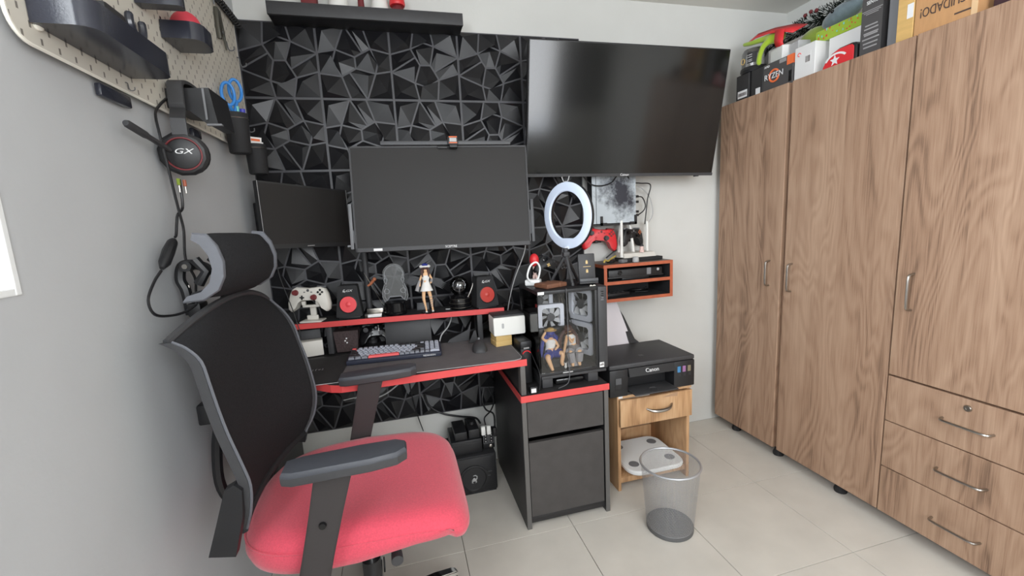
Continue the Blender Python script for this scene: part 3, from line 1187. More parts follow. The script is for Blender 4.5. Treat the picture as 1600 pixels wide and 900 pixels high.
# ================================================================== DESK
t = thing('desk', 'black computer desk with a red front edge', 'desk', (.52, -.3, 0))
outline = [(1.0, -.56), (.385, -.578), (.33, -.577), (.295, -.562), (.255, -.528), (.19, -.475), (.03, -.44), (.03, -.034), (1.0, -.034)]
bd = B()
bd.prism(outline, (0, 0, .725), (1, 0, 0), (0, 1, 0), -.025)
obj('desktop', bd, 'deskblack', t)
bd = B()
for (p, q) in zip(outline[:6], outline[1:7]):
    d = Vector((q[0] - p[0], q[1] - p[1], 0)).normalized()
    n_ = Vector((d.y, -d.x, 0)) * -.003
    A_, C_ = Vector((p[0], p[1], 0)), Vector((q[0], q[1], 0))
    vs = []
    for v in (A_, C_):
        for z in (.6995, .7255):
            vs += [v + Vector((0, 0, z)), v + n_ + Vector((0, 0, z))]
    bd._add(vs, [(0, 1, 3, 2), (4, 6, 7, 5), (0, 4, 5, 1), (2, 3, 7, 6), (0, 2, 6, 4), (1, 5, 7, 3)])
obj('red_edge', bd, 'rededge', t, False)
bd = B()
bd.box(.035, .055, -.42, -.046, 0, .70, .001)
obj('side_panel', bd, 'deskblack', t)
bd = B()
bd.box(.975, .995, -.553, -.515, .577, .6995, .001)
obj('post', bd, 'edgegrey', t)
bd = B()
bd.box(.977, .993, -.515, -.036, .577, .6995, .001)
obj('support_panel', bd, 'deskblack', t)

# cabinet
t = thing('desk_cabinet', 'black cabinet with one drawer and one door under the computer case', 'cabinet', (1.157, -.3, 0))
bd = B()
bd.box(.972, .990, -.556, -.03, .0, .55, .001)
bd.box(1.324, 1.342, -.556, -.03, .0, .55, .001)
bd.box(.990, 1.324, -.10, -.085, .03, .55)
bd.box(.990, 1.324, -.53, -.10, .03, .045)
bd.box(.990, 1.324, -.548, -.53, .018, .05, .001)
obj('body', bd, 'deskblack', t)
bd = B()
for x0 in (.9715, 1.3235):
    bd.box(x0, x0 + .019, -.5605, -.5563, .0, .55, .0008, seg=1)
obj('edge_strip', bd, 'edgegrey', t)
bd = B()
bd.box(.972, 1.344, -.560, -.03, .5505, .5755, .001)
obj('top', bd, 'deskblack', t)
bd = B()
bd.box(.969, 1.346, -.5635, -.5603, .550, .5765, .0006, seg=1)
bd.box(.9685, .9718, -.5603, -.03, .550, .5765, .0006, seg=1)
obj('red_edge', bd, 'rededge', t)
bd = B()
bd.box(.9935, 1.320, -.557, -.538, .398, .545, .001, seg=1)
obj('drawer', bd, 'cabblack', t)
bd = B()
bd.box(.9935, 1.318, -.557, -.538, .052, .374, .001, seg=1)
obj('door', bd, 'cabblack', t)

# riser
t = thing('monitor_riser', 'black riser shelf with a red front edge standing on the desk', 'riser', (.55, -.16, .7255))
Fr = frame((.5485, -.213, 0), -.101)
bd = B(Fr)
bd.box(-.446, .446, .003, .145, .852, .872, .001, seg=1)
obj('shelf', bd, 'blackmatt', t)
bd = B(Fr)
bd.box(-.447, .447, 0, .0028, .850, .8735, .0006, seg=1)
obj('red_edge', bd, 'rededge', t)
for x0 in (-.318, .325):
    bd = B(Fr)
    bd.box(x0, x0 + .022, .012, .13, .7295, .8518, .001)
    obj('post', bd, 'charcoal', t)

# mouse mat
t = thing('mouse_mat', 'large grey mouse mat with a black left end', 'mouse mat', (.55, -.36, .7258))
mt = [(.218, -.546), (.95, -.5655), (.978, -.556), (.988, -.53), (.99, -.20), (.13, -.215)]
bd = B()
bd.prism(mt, (0, 0, .7288), (1, 0, 0), (0, 1, 0), -.0028)
obj('mat_surface', bd, 'mat', t)
bd = B()
bd.prism([(.218, -.546), (.312, -.549), (.34, -.215), (.13, -.215)], (0, 0, .7292), (1, 0, 0), (0, 1, 0), -.0004)  # black left part laid over the grey mat
obj('black_left_end', bd, 'matblack', t, False)
bd = B()
bd.tube([Vector((p[0], p[1], .7277)) for p in [(.131, -.216)] + mt[:5]], .0017, 6)
obj('stitched_edge', bd, 'matedge', t)
for (x0, s_) in ((.193, 1), (.228, -1)):
    bd = B()
    for k_ in (-1, 1):
        bd.tube([Vector((x0 + k_ * .009 + .004 * math.cos(a) * k_, -.375 + .011 * math.sin(a), .7294)) for a in [-1.2 + 2.4 * i / 6 for i in range(7)]], .0009, 4)
    bd.tube([(x0 - .004, -.372, .7294), (x0, -.380, .7294), (x0 + .004, -.372, .7294)], .0009, 4)
    obj('printed_icon', bd, 'printgrey', t)

# keyboard: 6 rows of separate keys
t = thing('keyboard', 'compact keyboard with grey keys, red space bar and red escape key', 'keyboard', (.515, -.32, .729))
Fk = frame((.513, -.318, .7295), -.055) @ Matrix.Rotation(R(4), 4, 'X')
bd = B(Fk)
bd.box(-.184, .184, -.068, .068, .0045, .024, .005)
obj('case', bd, 'navy', t)
u_ = .01905
rows = [
    [('e', 1.0)] + [('_', .25)] + [('g', 1)] * 4 + [('_', .2)] + [('g', 1)] * 4 + [('_', .2)] + [('k', 1)] * 4 + [('_', .1)] + [('g', 1)] * 4,
    [('k', 1)] + [('g', 1)] * 12 + [('k', 1.9)] + [('g', 1)] * 3,
    [('k', 1.5)] + [('g', 1)] * 12 + [('k', 1.4)] + [('g', 1)] * 3,
    [('k', 1.75)] + [('g', 1)] * 11 + [('k', 2.15)] + [('g', 1)] * 3,
    [('k', 2.2)] + [('g', 1)] * 10 + [('k', 1.7)] + [('d', 1)] + [('g', 1)] * 3,
    [('d', 1.25)] * 3 + [('s', 6.1)] + [('d', 1)] * 6 + [('g', 2.0)]]
KM = {'e': 'keyred', 'g': 'keygrey', 'k': 'keyblack', 'd': 'keydark', 's': 'keyred'}
cache = {}
for ri, row in enumerate(rows):
    tot = sum(q[1] for q in row)
    sc_ = 18.6 / tot
    x = -9.3 * u_
    for kd, ww in row:
        wu = ww * sc_ * u_
        if kd != '_':
            key = (kd, round(wu, 4))
            if key not in cache:
                b2 = B()
                hw, hd = wu / 2 - .0011, u_ / 2 - .0011
                b2.loft([[(-hw, -hd, 0), (hw, -hd, 0), (hw, hd, 0), (-hw, hd, 0)], [(-hw + .0022, -hd + .0015, .0085), (hw - .0022, -hd + .0015, .0085), (hw - .0022, hd - .003, .0085), (-hw + .0022, hd - .003, .0085)]])
                cache[key] = mesh_from(b2, 'key', KM[kd], False)
            o = bpy.data.objects.new('key', cache[key])
            COL.objects.link(o)
            o.parent = t
            pos = Fk @ Vector((x + wu / 2, .0485 - ri * u_ * 1.02, .0243))
            o.location = pos - t.location
            o.rotation_euler = Fk.to_euler()
        x += wu
text('REDRAGON', .009, Fk @ Vector((.135, -.0686, .014)), Fk.to_3x3() @ Vector((1, 0, 0)), Fk.to_3x3() @ Vector((0, 0, 1)), 'printwhite', t)

# mouse
t = thing('mouse', 'black computer mouse on the mouse mat', 'mouse', (.853, -.36, .729))
Fm = frame((.853, -.365, .7292), R(-8))
bd = B(Fm)
rings = []
for (y, hw, h) in ((-.062, .008, .006), (-.058, .020, .014), (-.04, .029, .028), (-.01, .031, .038), (.02, .029, .036), (.045, .027, .027), (.058, .022, .017), (.062, .012, .008)):
    rings.append([Vector((hw * math.cos(a) * (1.0 if math.sin(a) > 0 else 1.05), y, max(.0008, h * (math.sin(a) if math.sin(a) > 0 else math.sin(a) * .02)))) for a in [2 * PI * i / 20 for i in range(20)]])
bd.loft(rings)
obj('mouse_body', bd, 'charcoal', t)
bd = B(Fm)
bd.cyl((-.004, .034, .033), (.004, .034, .033), .008, n=14)
obj('wheel', bd, 'grey', t)
# small black stand behind the mouse
t = thing('cable_holder', 'angular black mouse cable holder behind the mouse', 'cable holder', (.83, -.2, .7295))
bd = B()
bd.prism([(-.05, 0), (.05, 0), (.05, .012), (.062, .085), (.045, .05), (-.04, .014)], (.785, -.215, .7295), (1, 0, 0), (0, 0, 1), -.012, .001)
bd.prism([(-.02, 0), (.02, 0), (.014, .055), (.006, .055)], (.845, -.262, .7295), (1, 0, 0), (0, 0, 1), -.01, .001)
obj('holder', bd, 'charcoal', t)

# things under the riser
bd = B(frame((.167, -.175, .7295), R(9)))
bd.box(-.048, .048, 0, .045, 0, .066, .002)
tag(obj('small_carton', bd, 'offwhite'), 'small off white box under the left end of the riser', 'box')
bd = B(frame((.150, -.110, .7265), R(6)))
bd.box(-.05, .05, 0, .06, 0, .105, .003)
tag(obj('speaker_box', bd, 'charcoal'), 'dark grey box behind the small off white box', 'box')
t = thing('textured_box', 'dark brown textured fabric box with a small white emblem under the riser', 'box', (.297, -.13, .7295))
bd = B()
bd.loft([[(.266, -.158, .7295), (.352, -.166, .7295), (.356, -.10, .7295), (.268, -.10, .7295)], [(.258, -.162, .822), (.360, -.170, .822), (.362, -.10, .822), (.260, -.10, .822)]])
M['croc'] = mat('embossed_brown', (66, 54, 54), .45, var=.35, vscale=160, bump=.6, bscale=170)
obj('box_body', bd, 'croc', t)
bd = B()
for (x0, z0, r_) in ((.310, .789, .0034), (.304, .779, .0034), (.311, .770, .0034)):
    bd.disc((x0, -.1636, z0), (0, -1, 0), r_, .0012, 8)
obj('emblem', bd, 'printwhite', t)
bd = B(frame((.57, -.175, .729), -.09, R(-6)))
bd.box(-.10, .10, 0, .008, .001, .112, .002)
tag(obj('tablet', bd, 'charcoal'), 'thin charcoal tablet standing under the middle of the riser', 'tablet')
cable('white_cable', [(.77, -.135, .845), (.765, -.15, .82), (.745, -.17, .79), (.715, -.19, .765), (.70, -.205, .733)], .0028, 'lightgrey', 'white cable hanging under the riser behind the keyboard')
cable('thin_cable', [(.092, -.235, 1.19), (.098, -.225, 1.08), (.118, -.215, .98), (.132, -.208, .90), (.140, -.21, .82), (.10, -.20, .7325)], .0018, 'black', 'thin black cable hanging in front of the white game controller')
bd = B()
bd.tube([(.45, -.236, .849), (.45, -.238, .835), (.45, -.238, .828)], [.0008, .0008, .002], 6)
bd.ball((.45, -.238, .826), .0032, 8, 6)
tag(obj('hanging_pendant', bd, 'lightgrey'), 'tiny silver pendant hanging from the riser edge', 'pendant')


def controller(name, label, cat, c, yaw, tilt, s_, body, accents, group=None, roll=0):
    """two-handled game pad, its face towards local -y, up = local z"""
    t_ = thing(name, label, cat, c, group)
    F_ = frame(c, yaw, tilt, roll) @ Matrix.Scale(s_, 4)
    half_ = [(0, .030), (.022, .032), (.045, .034), (.060, .026), (.070, .006), (.078, -.030), (.076, -.052), (.066, -.060), (.054, -.052), (.042, -.028), (.026, -.018), (0, -.018)]
    ol = half_ + [(-p[0], p[1]) for p in reversed(half_[1:-1])]
    bd_ = B(F_)
    n_ = len(ol)
    cu, cv = 0, -.002

    def ring_(k, y):
        return [Vector((cu + (p[0] - cu) * k, y, cv + (p[1] - cv) * k)) for p in ol]
    bd_.loft([ring_(.90, .022), ring_(.985, .016), ring_(1.0, .002), ring_(.97, -.010), ring_(.88, -.015)])
    obj('shell', bd_, body, t_, ang=50)
    for (x0, z0) in ((-.045, .012), (.022, -.006)):
        b2 = B(F_)
        b2.lathe((x0, -.0145, z0), [(.011, 0), (.011, .002), (.006, .004), (.006, .009), (.009, .011), (.009, .014), (.004, .014)], 16, (0, -1, 0))
        obj('thumbstick', b2, accents[0], t_)
    b2 = B(F_)
    b2.box(-.030, -.014, -.0185, -.0145, -.009, -.004)
    b2.box(-.0245, -.0195, -.0185, -.0145, -.0145, .0015)
    obj('direction_pad', b2, accents[1], t_)
    for (x0, z0) in ((.045, .021), (.045, .005), (.037, .013), (.053, .013)):
        b2 = B(F_)
        b2.disc((x0, -.0145, z0), (0, -1, 0), .0042, .003, 12)
        obj('button', b2, accents[2], t_)
    b2 = B(F_)
    for x0 in (-.016, .010):
        b2.box(x0, x0 + .006, -.0165, -.0145, .012, .0155)
    b2.disc((0, -.0145, .020), (0, -1, 0), .005, .002, 12)
    obj('menu_button', b2, accents[3], t_)
    b2 = B(F_)
    for s2 in (-1, 1):
        b2.box(s2 * .045 - .017, s2 * .045 + .017, -.004, .016, .029, .038, .003)
    obj('trigger', b2, accents[3], t_)
    return t_


controller('game_controller', 'glossy black game controller leaning under the riser behind the keyboard', 'controller', (.433, -.118, .790), R(-4), R(-24), .98, 'blackgloss', ('charcoal', 'charcoal', 'midgrey', 'grey'))
# ---- on the riser
ST = (.182, -.135, .8725)
t = thing('controller_stand', 'off white stand holding the white game controller on the riser', 'stand', ST)
Fc = frame(ST, R(-12))
bd = B(Fc)
bd.box(-.045, .045, -.032, .032, 0, .007, .003)
obj('base', bd, 'offwhite', t)
bd = B(Fc)
bd.box(-.012, .012, .010, .022, .0072, .072, .002)
bd.box(-.025, .022, .002, .010, .0072, .026, .002)
obj('post', bd, 'offwhite', t)
bd = B(Fc)
bd.box(-.036, .036, -.004, .020, .062, .072, .002)
for x0 in (-.036, .022):
    bd.box(x0, x0 + .014, -.010, .006, .0725, .090, .002)
obj('cradle', bd, 'offwhite', t)
controller('game_controller', 'white game controller with red thumbsticks resting on its stand', 'controller', (ST[0] - .002, ST[1] + .0, ST[2] + .1115), R(-12), R(-8), 1.12, 'offwhite', ('darkred', 'black', 'black', 'midgrey'), roll=R(2))


def speaker(c, yaw, label, cone, tilt=0):
    t_ = thing('desk_speaker', label, 'speaker', c, None)
    F_ = frame(c, yaw)
    bd_ = B(F_)
    bd_.loft([[(-.055, -.035, .008), (.055, -.035, .008), (.048, .05, .008), (-.048, .05, .008)], [(-.040, -.018, .142), (.040, -.018, .142), (.034, .05, .142), (-.034, .05, .142)]])
    ed = [e for e in bd_.bm.edges]
    bmesh.ops.bevel(bd_.bm, geom=ed, offset=.003, segments=2, affect='EDGES')
    obj('cabinet', bd_, 'blackmatt', t_)
    bd_ = B(F_)
    bd_.box(-.045, .045, -.03, .045, 0, .0078, .002)
    obj('foot', bd_, 'black', t_)
    nv = Vector((0, -.992, .126)).normalized()
    cc = Vector((0, -.0285, .062))
    b2 = B(F_)
    b2.lathe(cc + nv * .0006, [(.0385, -.002), (.0385, .003), (.036, .004), (.0345, .001)], 28, nv, False, False)
    obj('trim_ring', b2, 'black', t_)
    b2 = B(F_)
    b2.lathe(cc + nv * .002, [(.0345, .001), (.028, -.0015), (.012, -.001), (.011, .002), (.005, .005), (.001, .0055)], 28, nv)
    obj('cone', b2, cone, t_)
    Rr = F_.to_3x3()
    cl = F_ @ (Vector((.006, -.0206, .120)) + nv * .0015)
    text('GX', .013, cl, Rr @ Vector((1, 0, 0)), Rr @ nv.cross(Vector((1, 0, 0))), 'printwhite', t_, sx=1.4, shear=.3)
    b2 = B(F_)
    e0 = Vector((-.013, -.0206, .120)) + nv * .002
    tz = nv.cross(Vector((1, 0, 0)))
    P_ = lambda u2, v2: e0 + Vector((u2, 0, 0)) + tz * v2
    b2.tube([P_(.003, -.006), P_(-.003, -.003), P_(-.004, .002), P_(0, .006), P_(.004, .005)], .0012, 5)
    b2.ball(P_(0, -.002), .003, 8, 6)
    for s2 in (-1, 1):
        b2.tube([P_(0, -.003), P_(.006 * s2, -.001), P_(.006 * s2, -.005)], .0008, 4)
    obj('scorpion_emblem', b2, 'printwhite', t_)
    return t_


speaker((.335, -.128, .8725), R(-6), 'black speaker with a bright red cone next to the white controller', 'redcone')
speaker((.918, -.205, .8725), R(14), 'black speaker with a darker red cone at the right end of the riser', 'redcone2')
# silver tray
t = thing('silver_case', 'small open silver case on the riser beside the bright red speaker', 'case', (.434, -.155, .8725))
Ft = frame((.434, -.165, .8727), R(-6))
bd = B(Ft)
bd.box(-.036, .036, -.026, .026, 0, .017, .002)
bd.box(-.034, .034, .0265, .029, .0, .03, .001)
obj('case_body', bd, 'steel', t)
bd = B(Ft)
bd.box(-.022, .034, -.0275, -.0262, .003, .015)
obj('label_sticker', bd, 'printwhite', t, False)
# thin rod with bronze hilt leaning
t = thing('miniature_sword', 'miniature sword with a bronze hilt leaning beside the silver case', 'ornament', (.45, -.1, .8735))
a_, c_ = Vector((.405, -.112, 1.062)), Vector((.488, -.118, .8755))
bd = B()
bd.tube([a_, a_.lerp(c_, .3)], [.001, .003], 6)
bd.tube([a_.lerp(c_, .3), c_], [.0015, .0018], 6)
obj('blade', bd, 'steel', t)
m_ = a_.lerp(c_, .28)
bd = B()
bd.tube([m_ + Vector((-.013, 0, -.008)), m_, m_ + Vector((.016, -.002, .018))], [.004, .006, .007], 8)
bd.ball(m_ + Vector((.018, -.002, .02)), .0085, 10, 8)
obj('hilt', bd, 'brownhilt', t)
# acrylic lamp
t = thing('acrylic_lamp', 'clear acrylic plate lamp shaped like a headset over a controller', 'lamp', (.526, -.158, .8725))
bd = B()
bd.lathe((.526, -.158, .8727), [(.046, 0), (.048, .004), (.048, .012), (.044, .016), (.043, .052), (.038, .056)], 32)
obj('base', bd, 'blackgloss', t)
ol = []
for i in range(17):
    a = R(205 - 230 * i / 16)
    ol.append((.047 * math.cos(a), .108 + .047 * math.sin(a)))
ol += [(.044, .066), (.053, .04), (.056, .01), (.048, -.012), (.036, -.006), (.028, .008), (-.028, .008), (-.036, -.006), (-.048, -.012), (-.056, .01), (-.053, .04), (-.044, .066)]
bd = B(frame((.530, -.158, .942), R(-6)))
bd.prism(ol, (0, -.002, 0), (1, 0, 0), (0, 0, 1), -.004)
obj('acrylic_plate', bd, 'acry', t, False)
M['etch'] = mat('etched_lines', (150, 152, 156), .6)
bd = B(frame((.530, -.1605, .942), R(-6)))
bd.tube([Vector((.040 * math.cos(R(205 - 230 * i / 16)), 0, .106 + .040 * math.sin(R(205 - 230 * i / 16)))) for i in range(17)], .0016, 4)
for k_ in (.97, .80):
    bd.tube([Vector((p[0] * k_, 0, .03 + (p[1] - .03) * k_)) for p in ol[17:]], .0012, 4)
for s2 in (-1, 1):
    bd.tube([(s2 * .043, 0, .085), (s2 * .036, 0, .105), (s2 * .030, 0, .085), (s2 * .036, 0, .066), (s2 * .043, 0, .085)], .0022, 4)
    bd.tube([Vector((s2 * .035 + .011 * math.cos(2 * PI * i / 10), 0, .035 + .011 * math.sin(2 * PI * i / 10))) for i in range(11)], .0015, 4)
obj('etching', bd, 'etch', t)


# ---- figurine standing
def standing_figure():
    x, y, z = .662, -.198, .8727
    t_ = thing('figurine', 'standing woman figurine in a short white dress and blue and white hat', 'figurine', (x, y, z))
    bd_ = B()
    bd_.lathe((x + .004, y, z), [(.030, 0), (.032, .003), (.030, .005)], 24)
    obj('base', bd_, 'blackgloss', t_)
    V_ = lambda a, b_, c__: (x + a, y + b_, z + c__)
    vs = [V_(0, 0, .115), V_(0, 0, .145), V_(.003, 0, .168), V_(.003, 0, .180), V_(.002, -.002, .196),
          V_(-.010, 0, .105), V_(-.014, -.003, .065), V_(-.006, 0, .016), V_(-.006, -.010, .009),
          V_(.010, 0, .105), V_(.018, .001, .062), V_(.022, .004, .016), V_(.022, -.006, .009),
          V_(-.015, .002, .166), V_(-.024, .004, .142), V_(-.026, -.004, .118),
          V_(.020, .002, .166), V_(.029, .002, .146), V_(.020, -.012, .130)]
    es = [(0, 1), (1, 2), (2, 3), (3, 4), (0, 5), (5, 6), (6, 7), (7, 8), (0, 9), (9, 10), (10, 11), (11, 12), (2, 13), (13, 14), (14, 15), (2, 16), (16, 17), (17, 18)]
    rr = [.014, .010, .012, .0045, .0125, .0095, .0072, .0042, .004, .0095, .0072, .0042, .004, .0055, .0042, .0034, .0055, .0042, .0034]
    skin('figure_body', vs, es, rr, 'skin', t_, 2)
    b2 = B()
    b2.loft([[Vector((x + .002 + r_ * math.cos(a), y + r_ * .72 * math.sin(a), z + h)) for a in [2 * PI * i / 20 for i in range(20)]] for r_, h in ((.0145, .166), (.0165, .155), (.0125, .143), (.017, .128), (.024, .108), (.028, .098))], False, False)
    obj('dress', b2, 'cloth_w', t_)
    b2 = B()
    b2.tube([V_(-.024, .004, .145), V_(-.032, 0, .125), V_(-.040, -.004, .100)], [.005, .007, .009], 10)
    b2.tube([V_(.028, .002, .147), V_(.024, -.008, .135)], [.0055, .006], 10)
    obj('sleeve', b2, 'greycloth', t_)
    b2 = B()
    for (ax, sg) in ((-.014, 0), (.0175, 1)):
        for h in (.068, .056, .046, .036, .027):
            b2.lathe(V_(ax + (.004 if not sg else .002) * (.068 - h) / .04, 0, h), [(.0078 - (.068 - h) * .05, 0), (.0078 - (.068 - h) * .05, .003)], 12, cap0=False, cap1=False)
    obj('lace_band', b2, 'greycloth', t_)
    b2 = B()
    b2.ball(V_(.002, .004, .198), (.0145, .013, .0145), 16, 10)
    for s2 in (-1, 1):
        b2.tube([V_(.002 + s2 * .010, .002, .195), V_(.002 + s2 * .015, -.004, .178), V_(.002 + s2 * .012, -.008, .160)], [.006, .006, .002], 8)
    b2.tube([V_(.002, .010, .195), V_(.002, .014, .17), V_(.002, .012, .14)], [.010, .010, .004], 8)
    obj('hair', b2, 'hairbrown', t_)
    b2 = B()
    for s2 in (-1, 1):
        b2.ball(V_(.002 + s2 * .0042, -.0145, .197), (.0018, .001, .0024), 8, 6)
    b2.box(x + .000, x + .004, y - .0148, y - .014, z + .1895, z + .1903)
    obj('face_features', b2, 'hairbrown', t_)
    b2 = B()
    b2.ball(V_(.002, .001, .206), (.0155, .014, .013), 16, 8, None, 0.0, 1)
    obj('hat', b2, 'hairblue', t_)
    b2 = B()
    for s2 in (-1, 1):
        b2.ball(V_(.002 + s2 * .0155, -.004, .2055), (.0085, .007, .0065), 12, 8)
    b2.tube([V_(-.012, -.010, .205), V_(.002, -.0145, .2055), V_(.016, -.010, .205)], .0035, 8)
    obj('hat_brim', b2, 'cloth_w', t_)
    # dark feathered wings
    for s2 in (-1, 1):
        b2 = B()
        for k_ in range(9):
            f_ = k_ / 8
            p0 = Vector(V_(.012 * s2, .012, .150 - .010 * f_))
            tip = Vector(V_(s2 * (.060 + .034 * (1 - abs(f_ - .5))), .02, (.165 if s2 < 0 else .140) - .045 * f_))
            d_ = tip - p0
            nrm = Vector((-d_.z, 0, d_.x)).normalized() * .0055
            b2._add([p0, p0 + d_ * .5 + nrm, tip, p0 + d_ * .5 - nrm, p0 + d_ * .5 + Vector((0, -.004, 0))], [(0, 1, 4), (1, 2, 4), (2, 3, 4), (3, 0, 4)])
        obj('wing', b2, 'midgrey', t_, False)
    b2 = B()
    for (ax, ay) in ((-.006, -.012), (.022, -.008)):
        b2.box(x + ax - .0045, x + ax + .0045, y + ay - .006, y + ay + .012, z + .0052, z + .010, .002)
    obj('shoe', b2, 'cloth_w', t_)


standing_figure()
# globe
t = thing('globe_lamp', 'clear glass dome lamp on a ringed black base on the riser', 'lamp', (.811, -.165, .8725))
bd = B()
bd.lathe((.811, -.165, .8727), [(.046, 0), (.050, .004), (.050, .012), (.046, .014), (.046, .026), (.049, .028), (.046, .032), (.042, .044), (.044, .046), (.036, .058), (.026, .066)], 32)
obj('base', bd, 'blackgloss', t)
bd = B()
for r_, h in ((.0515, .009), (.0495, .028), (.0445, .046)):
    bd.tube([Vector((.811 + r_ * math.cos(2 * PI * i / 32), -.165 + r_ * math.sin(2 * PI * i / 32), .8727 + h)) for i in range(32)], .0012, 5, closed=True)
obj('trim_ring', bd, 'steel', t)
bd = B()
bd.ball((.811, -.165, .976), .044, 28, 16, None, -.86, 1)
obj('glass_dome', bd, 'dome', t)
bd = B()
bd.cyl((.811, -.165, .93), (.811, -.165, .968), .003, .002, 8)
bd.ball((.811, -.165, .972), .008, 12, 8)
obj('electrode', bd, 'grey', t)
cable('white_cable', [(.84, -.22, .93), (.85, -.235, .955), (.862, -.225, .978), (.868, -.20, .985)], .002, 'offwhite', 'short white wire curling between the glass dome and right speaker')
bd = B(frame((.755, -.17, .8727), R(-10)))
bd.box(-.012, .008, -.004, .004, 0, .004, .001)
bd.box(.010, .018, -.005, .003, 0, .005, .001)
tag(obj('usb_stick', bd, 'lightgrey'), 'tiny silver stick lying in front of the glass dome', 'usb stick')
bd = B(frame((.645, -.122, .8727), R(-12), R(-18)))
bd.box(-.028, .028, 0, .004, 0, .034, .002)
tag(obj('small_display', bd, 'midgrey'), 'small dark grey plate leaning behind the woman figurine', 'plate')

# ================================================================== COMPUTER CASE ON THE CABINET
PX0, PX1, PY0, PY1, PZ0, PZ1 = 1.066, 1.360, -.522, -.262, .628, .975
t = thing('computer_stand', 'low black stand of two blocks lifting the computer case', 'stand', (1.21, -.4, .5765))
for x0 in (1.075, 1.275):
    bd = B()
    bd.box(x0, x0 + .045, -.515, -.28, .5768, .6155, .003)
    obj('block', bd, 'charcoal', t)
bd = B()
bd.box(1.07, 1.355, -.522, -.27, .6157, .6275, .002)
obj('top_plate', bd, 'charcoal', t)
bd = B()
bd.box(1.135, 1.262, -.505, -.36, .577, .602, .008)
tag(obj('network_switch', bd, 'blackgloss'), 'flat black box lying under the computer case', 'network box')
t = thing('computer_case', 'black computer case with clear side showing white fans', 'computer', (1.21, -.39, PZ0))
bd = B()
bd.box(PX0, PX1, PY0 + .004, PY1, PZ0, PZ0 + .014, .001)
bd.box(PX0, PX1, PY0, PY1, PZ1 - .014, PZ1, .0015)
bd.box(PX0, PX1, PY1 - .012, PY1, PZ0 + .014, PZ1 - .014)
bd.box(1.322, PX1, PY0 + .001, PY1 - .012, PZ0 + .014, PZ1 - .014, .001)
bd.box(PX0, 1.322, PY0, PY0 + .006, PZ0 + .0, PZ0 + .013, .001)
bd.box(1.310, 1.322, PY0, PY0 + .006, PZ0 + .013, PZ1 - .014, .001)
obj('chassis', bd, 'black', t)
bd = B()
bd.box(PX0 + .005, 1.310, PY0, PY0 + .003, PZ0 + .0132, PZ1 - .0142)
obj('front_glass', bd, 'glass', t, False)
bd = B()
bd.box(PX0, PX0 + .003, PY0 + .007, PY1 - .013, PZ0 + .0145, PZ1 - .0145)
obj('side_glass', bd, 'glass', t, False)
bd = B()
bd.box(1.322, 1.3605, PY0 - .0035, PY0, PZ0 + .004, PZ1 - .002, .001)
obj('side_panel', bd, 'charcoal', t)
for i, zz in enumerate((.952, .944, .936, .926, .918)):
    bd = B()
    bd.box(1.334 + .003 * (i % 2), 1.346, PY0 - .0045, PY0 - .0035, zz, zz + .003)
    obj('port', bd, 'grey' if i > 2 else 'blackgloss', t, False)
bd = B()
bd.box(1.323, 1.343, PY0 - .0045, PY0 - .0036, .636, .657)
o = obj('label_sticker', bd, 'printwhite', t, False)
bd = B()
bd.box(1.325, 1.341, PY0 - .0049, PY0 - .0046, .644, .648)
bd._add([(1.326, PY0 - .0049, .650), (1.340, PY0 - .0049, .654), (1.340, PY0 - .0049, .650)], [(0, 1, 2)])
obj('sticker_print', bd, 'ink', o, False)
bd = B()
bd.box(1.162, 1.205, PY0 - .001, PY0, .6315, .6365)
obj('badge', bd, 'lightgrey', t, False)
bd = B()
bd.box(1.068, 1.094, PY0 - .001, PY0, .962, .973)
obj('label_sticker', bd, 'printwhite', t, False)
# board, cables
bd = B()
bd.box(1.085, 1.27, PY1 - .026, PY1 - .013, .68, .95)
rnd = random.Random(9)
for i in range(46):
    x0, z0 = rnd.uniform(1.09, 1.25), rnd.uniform(.69, .93)
    bd.box(x0, x0 + rnd.uniform(.006, .03), PY1 - .026 - rnd.uniform(.004, .022), PY1 - .026, z0, z0 + rnd.uniform(.005, .03))
obj('circuit_board', bd, 'board', t, False)
bd = B()
bd.box(1.09, 1.27, PY1 - .16, PY1 - .03, .765, .798, .004)
obj('graphics_card', bd, 'black', t)
bd = B()
for i in range(9):
    x0 = 1.20 + .006 * i
    bd.tube(bez([(x0, PY1 - .05, .93), (x0 + .01 * math.sin(i), PY1 - .09, .86), (x0 + .012, PY1 - .08 - .006 * i, .78), (x0 + .02, PY1 - .05, .70)], 5), .0022, 5)
obj('loom', bd, 'charcoal', t)
bd = B()
bd.box(1.225, 1.236, PY1 - .05, PY1 - .04, .80, .86)
obj('memory_stick', bd, 'white', t)


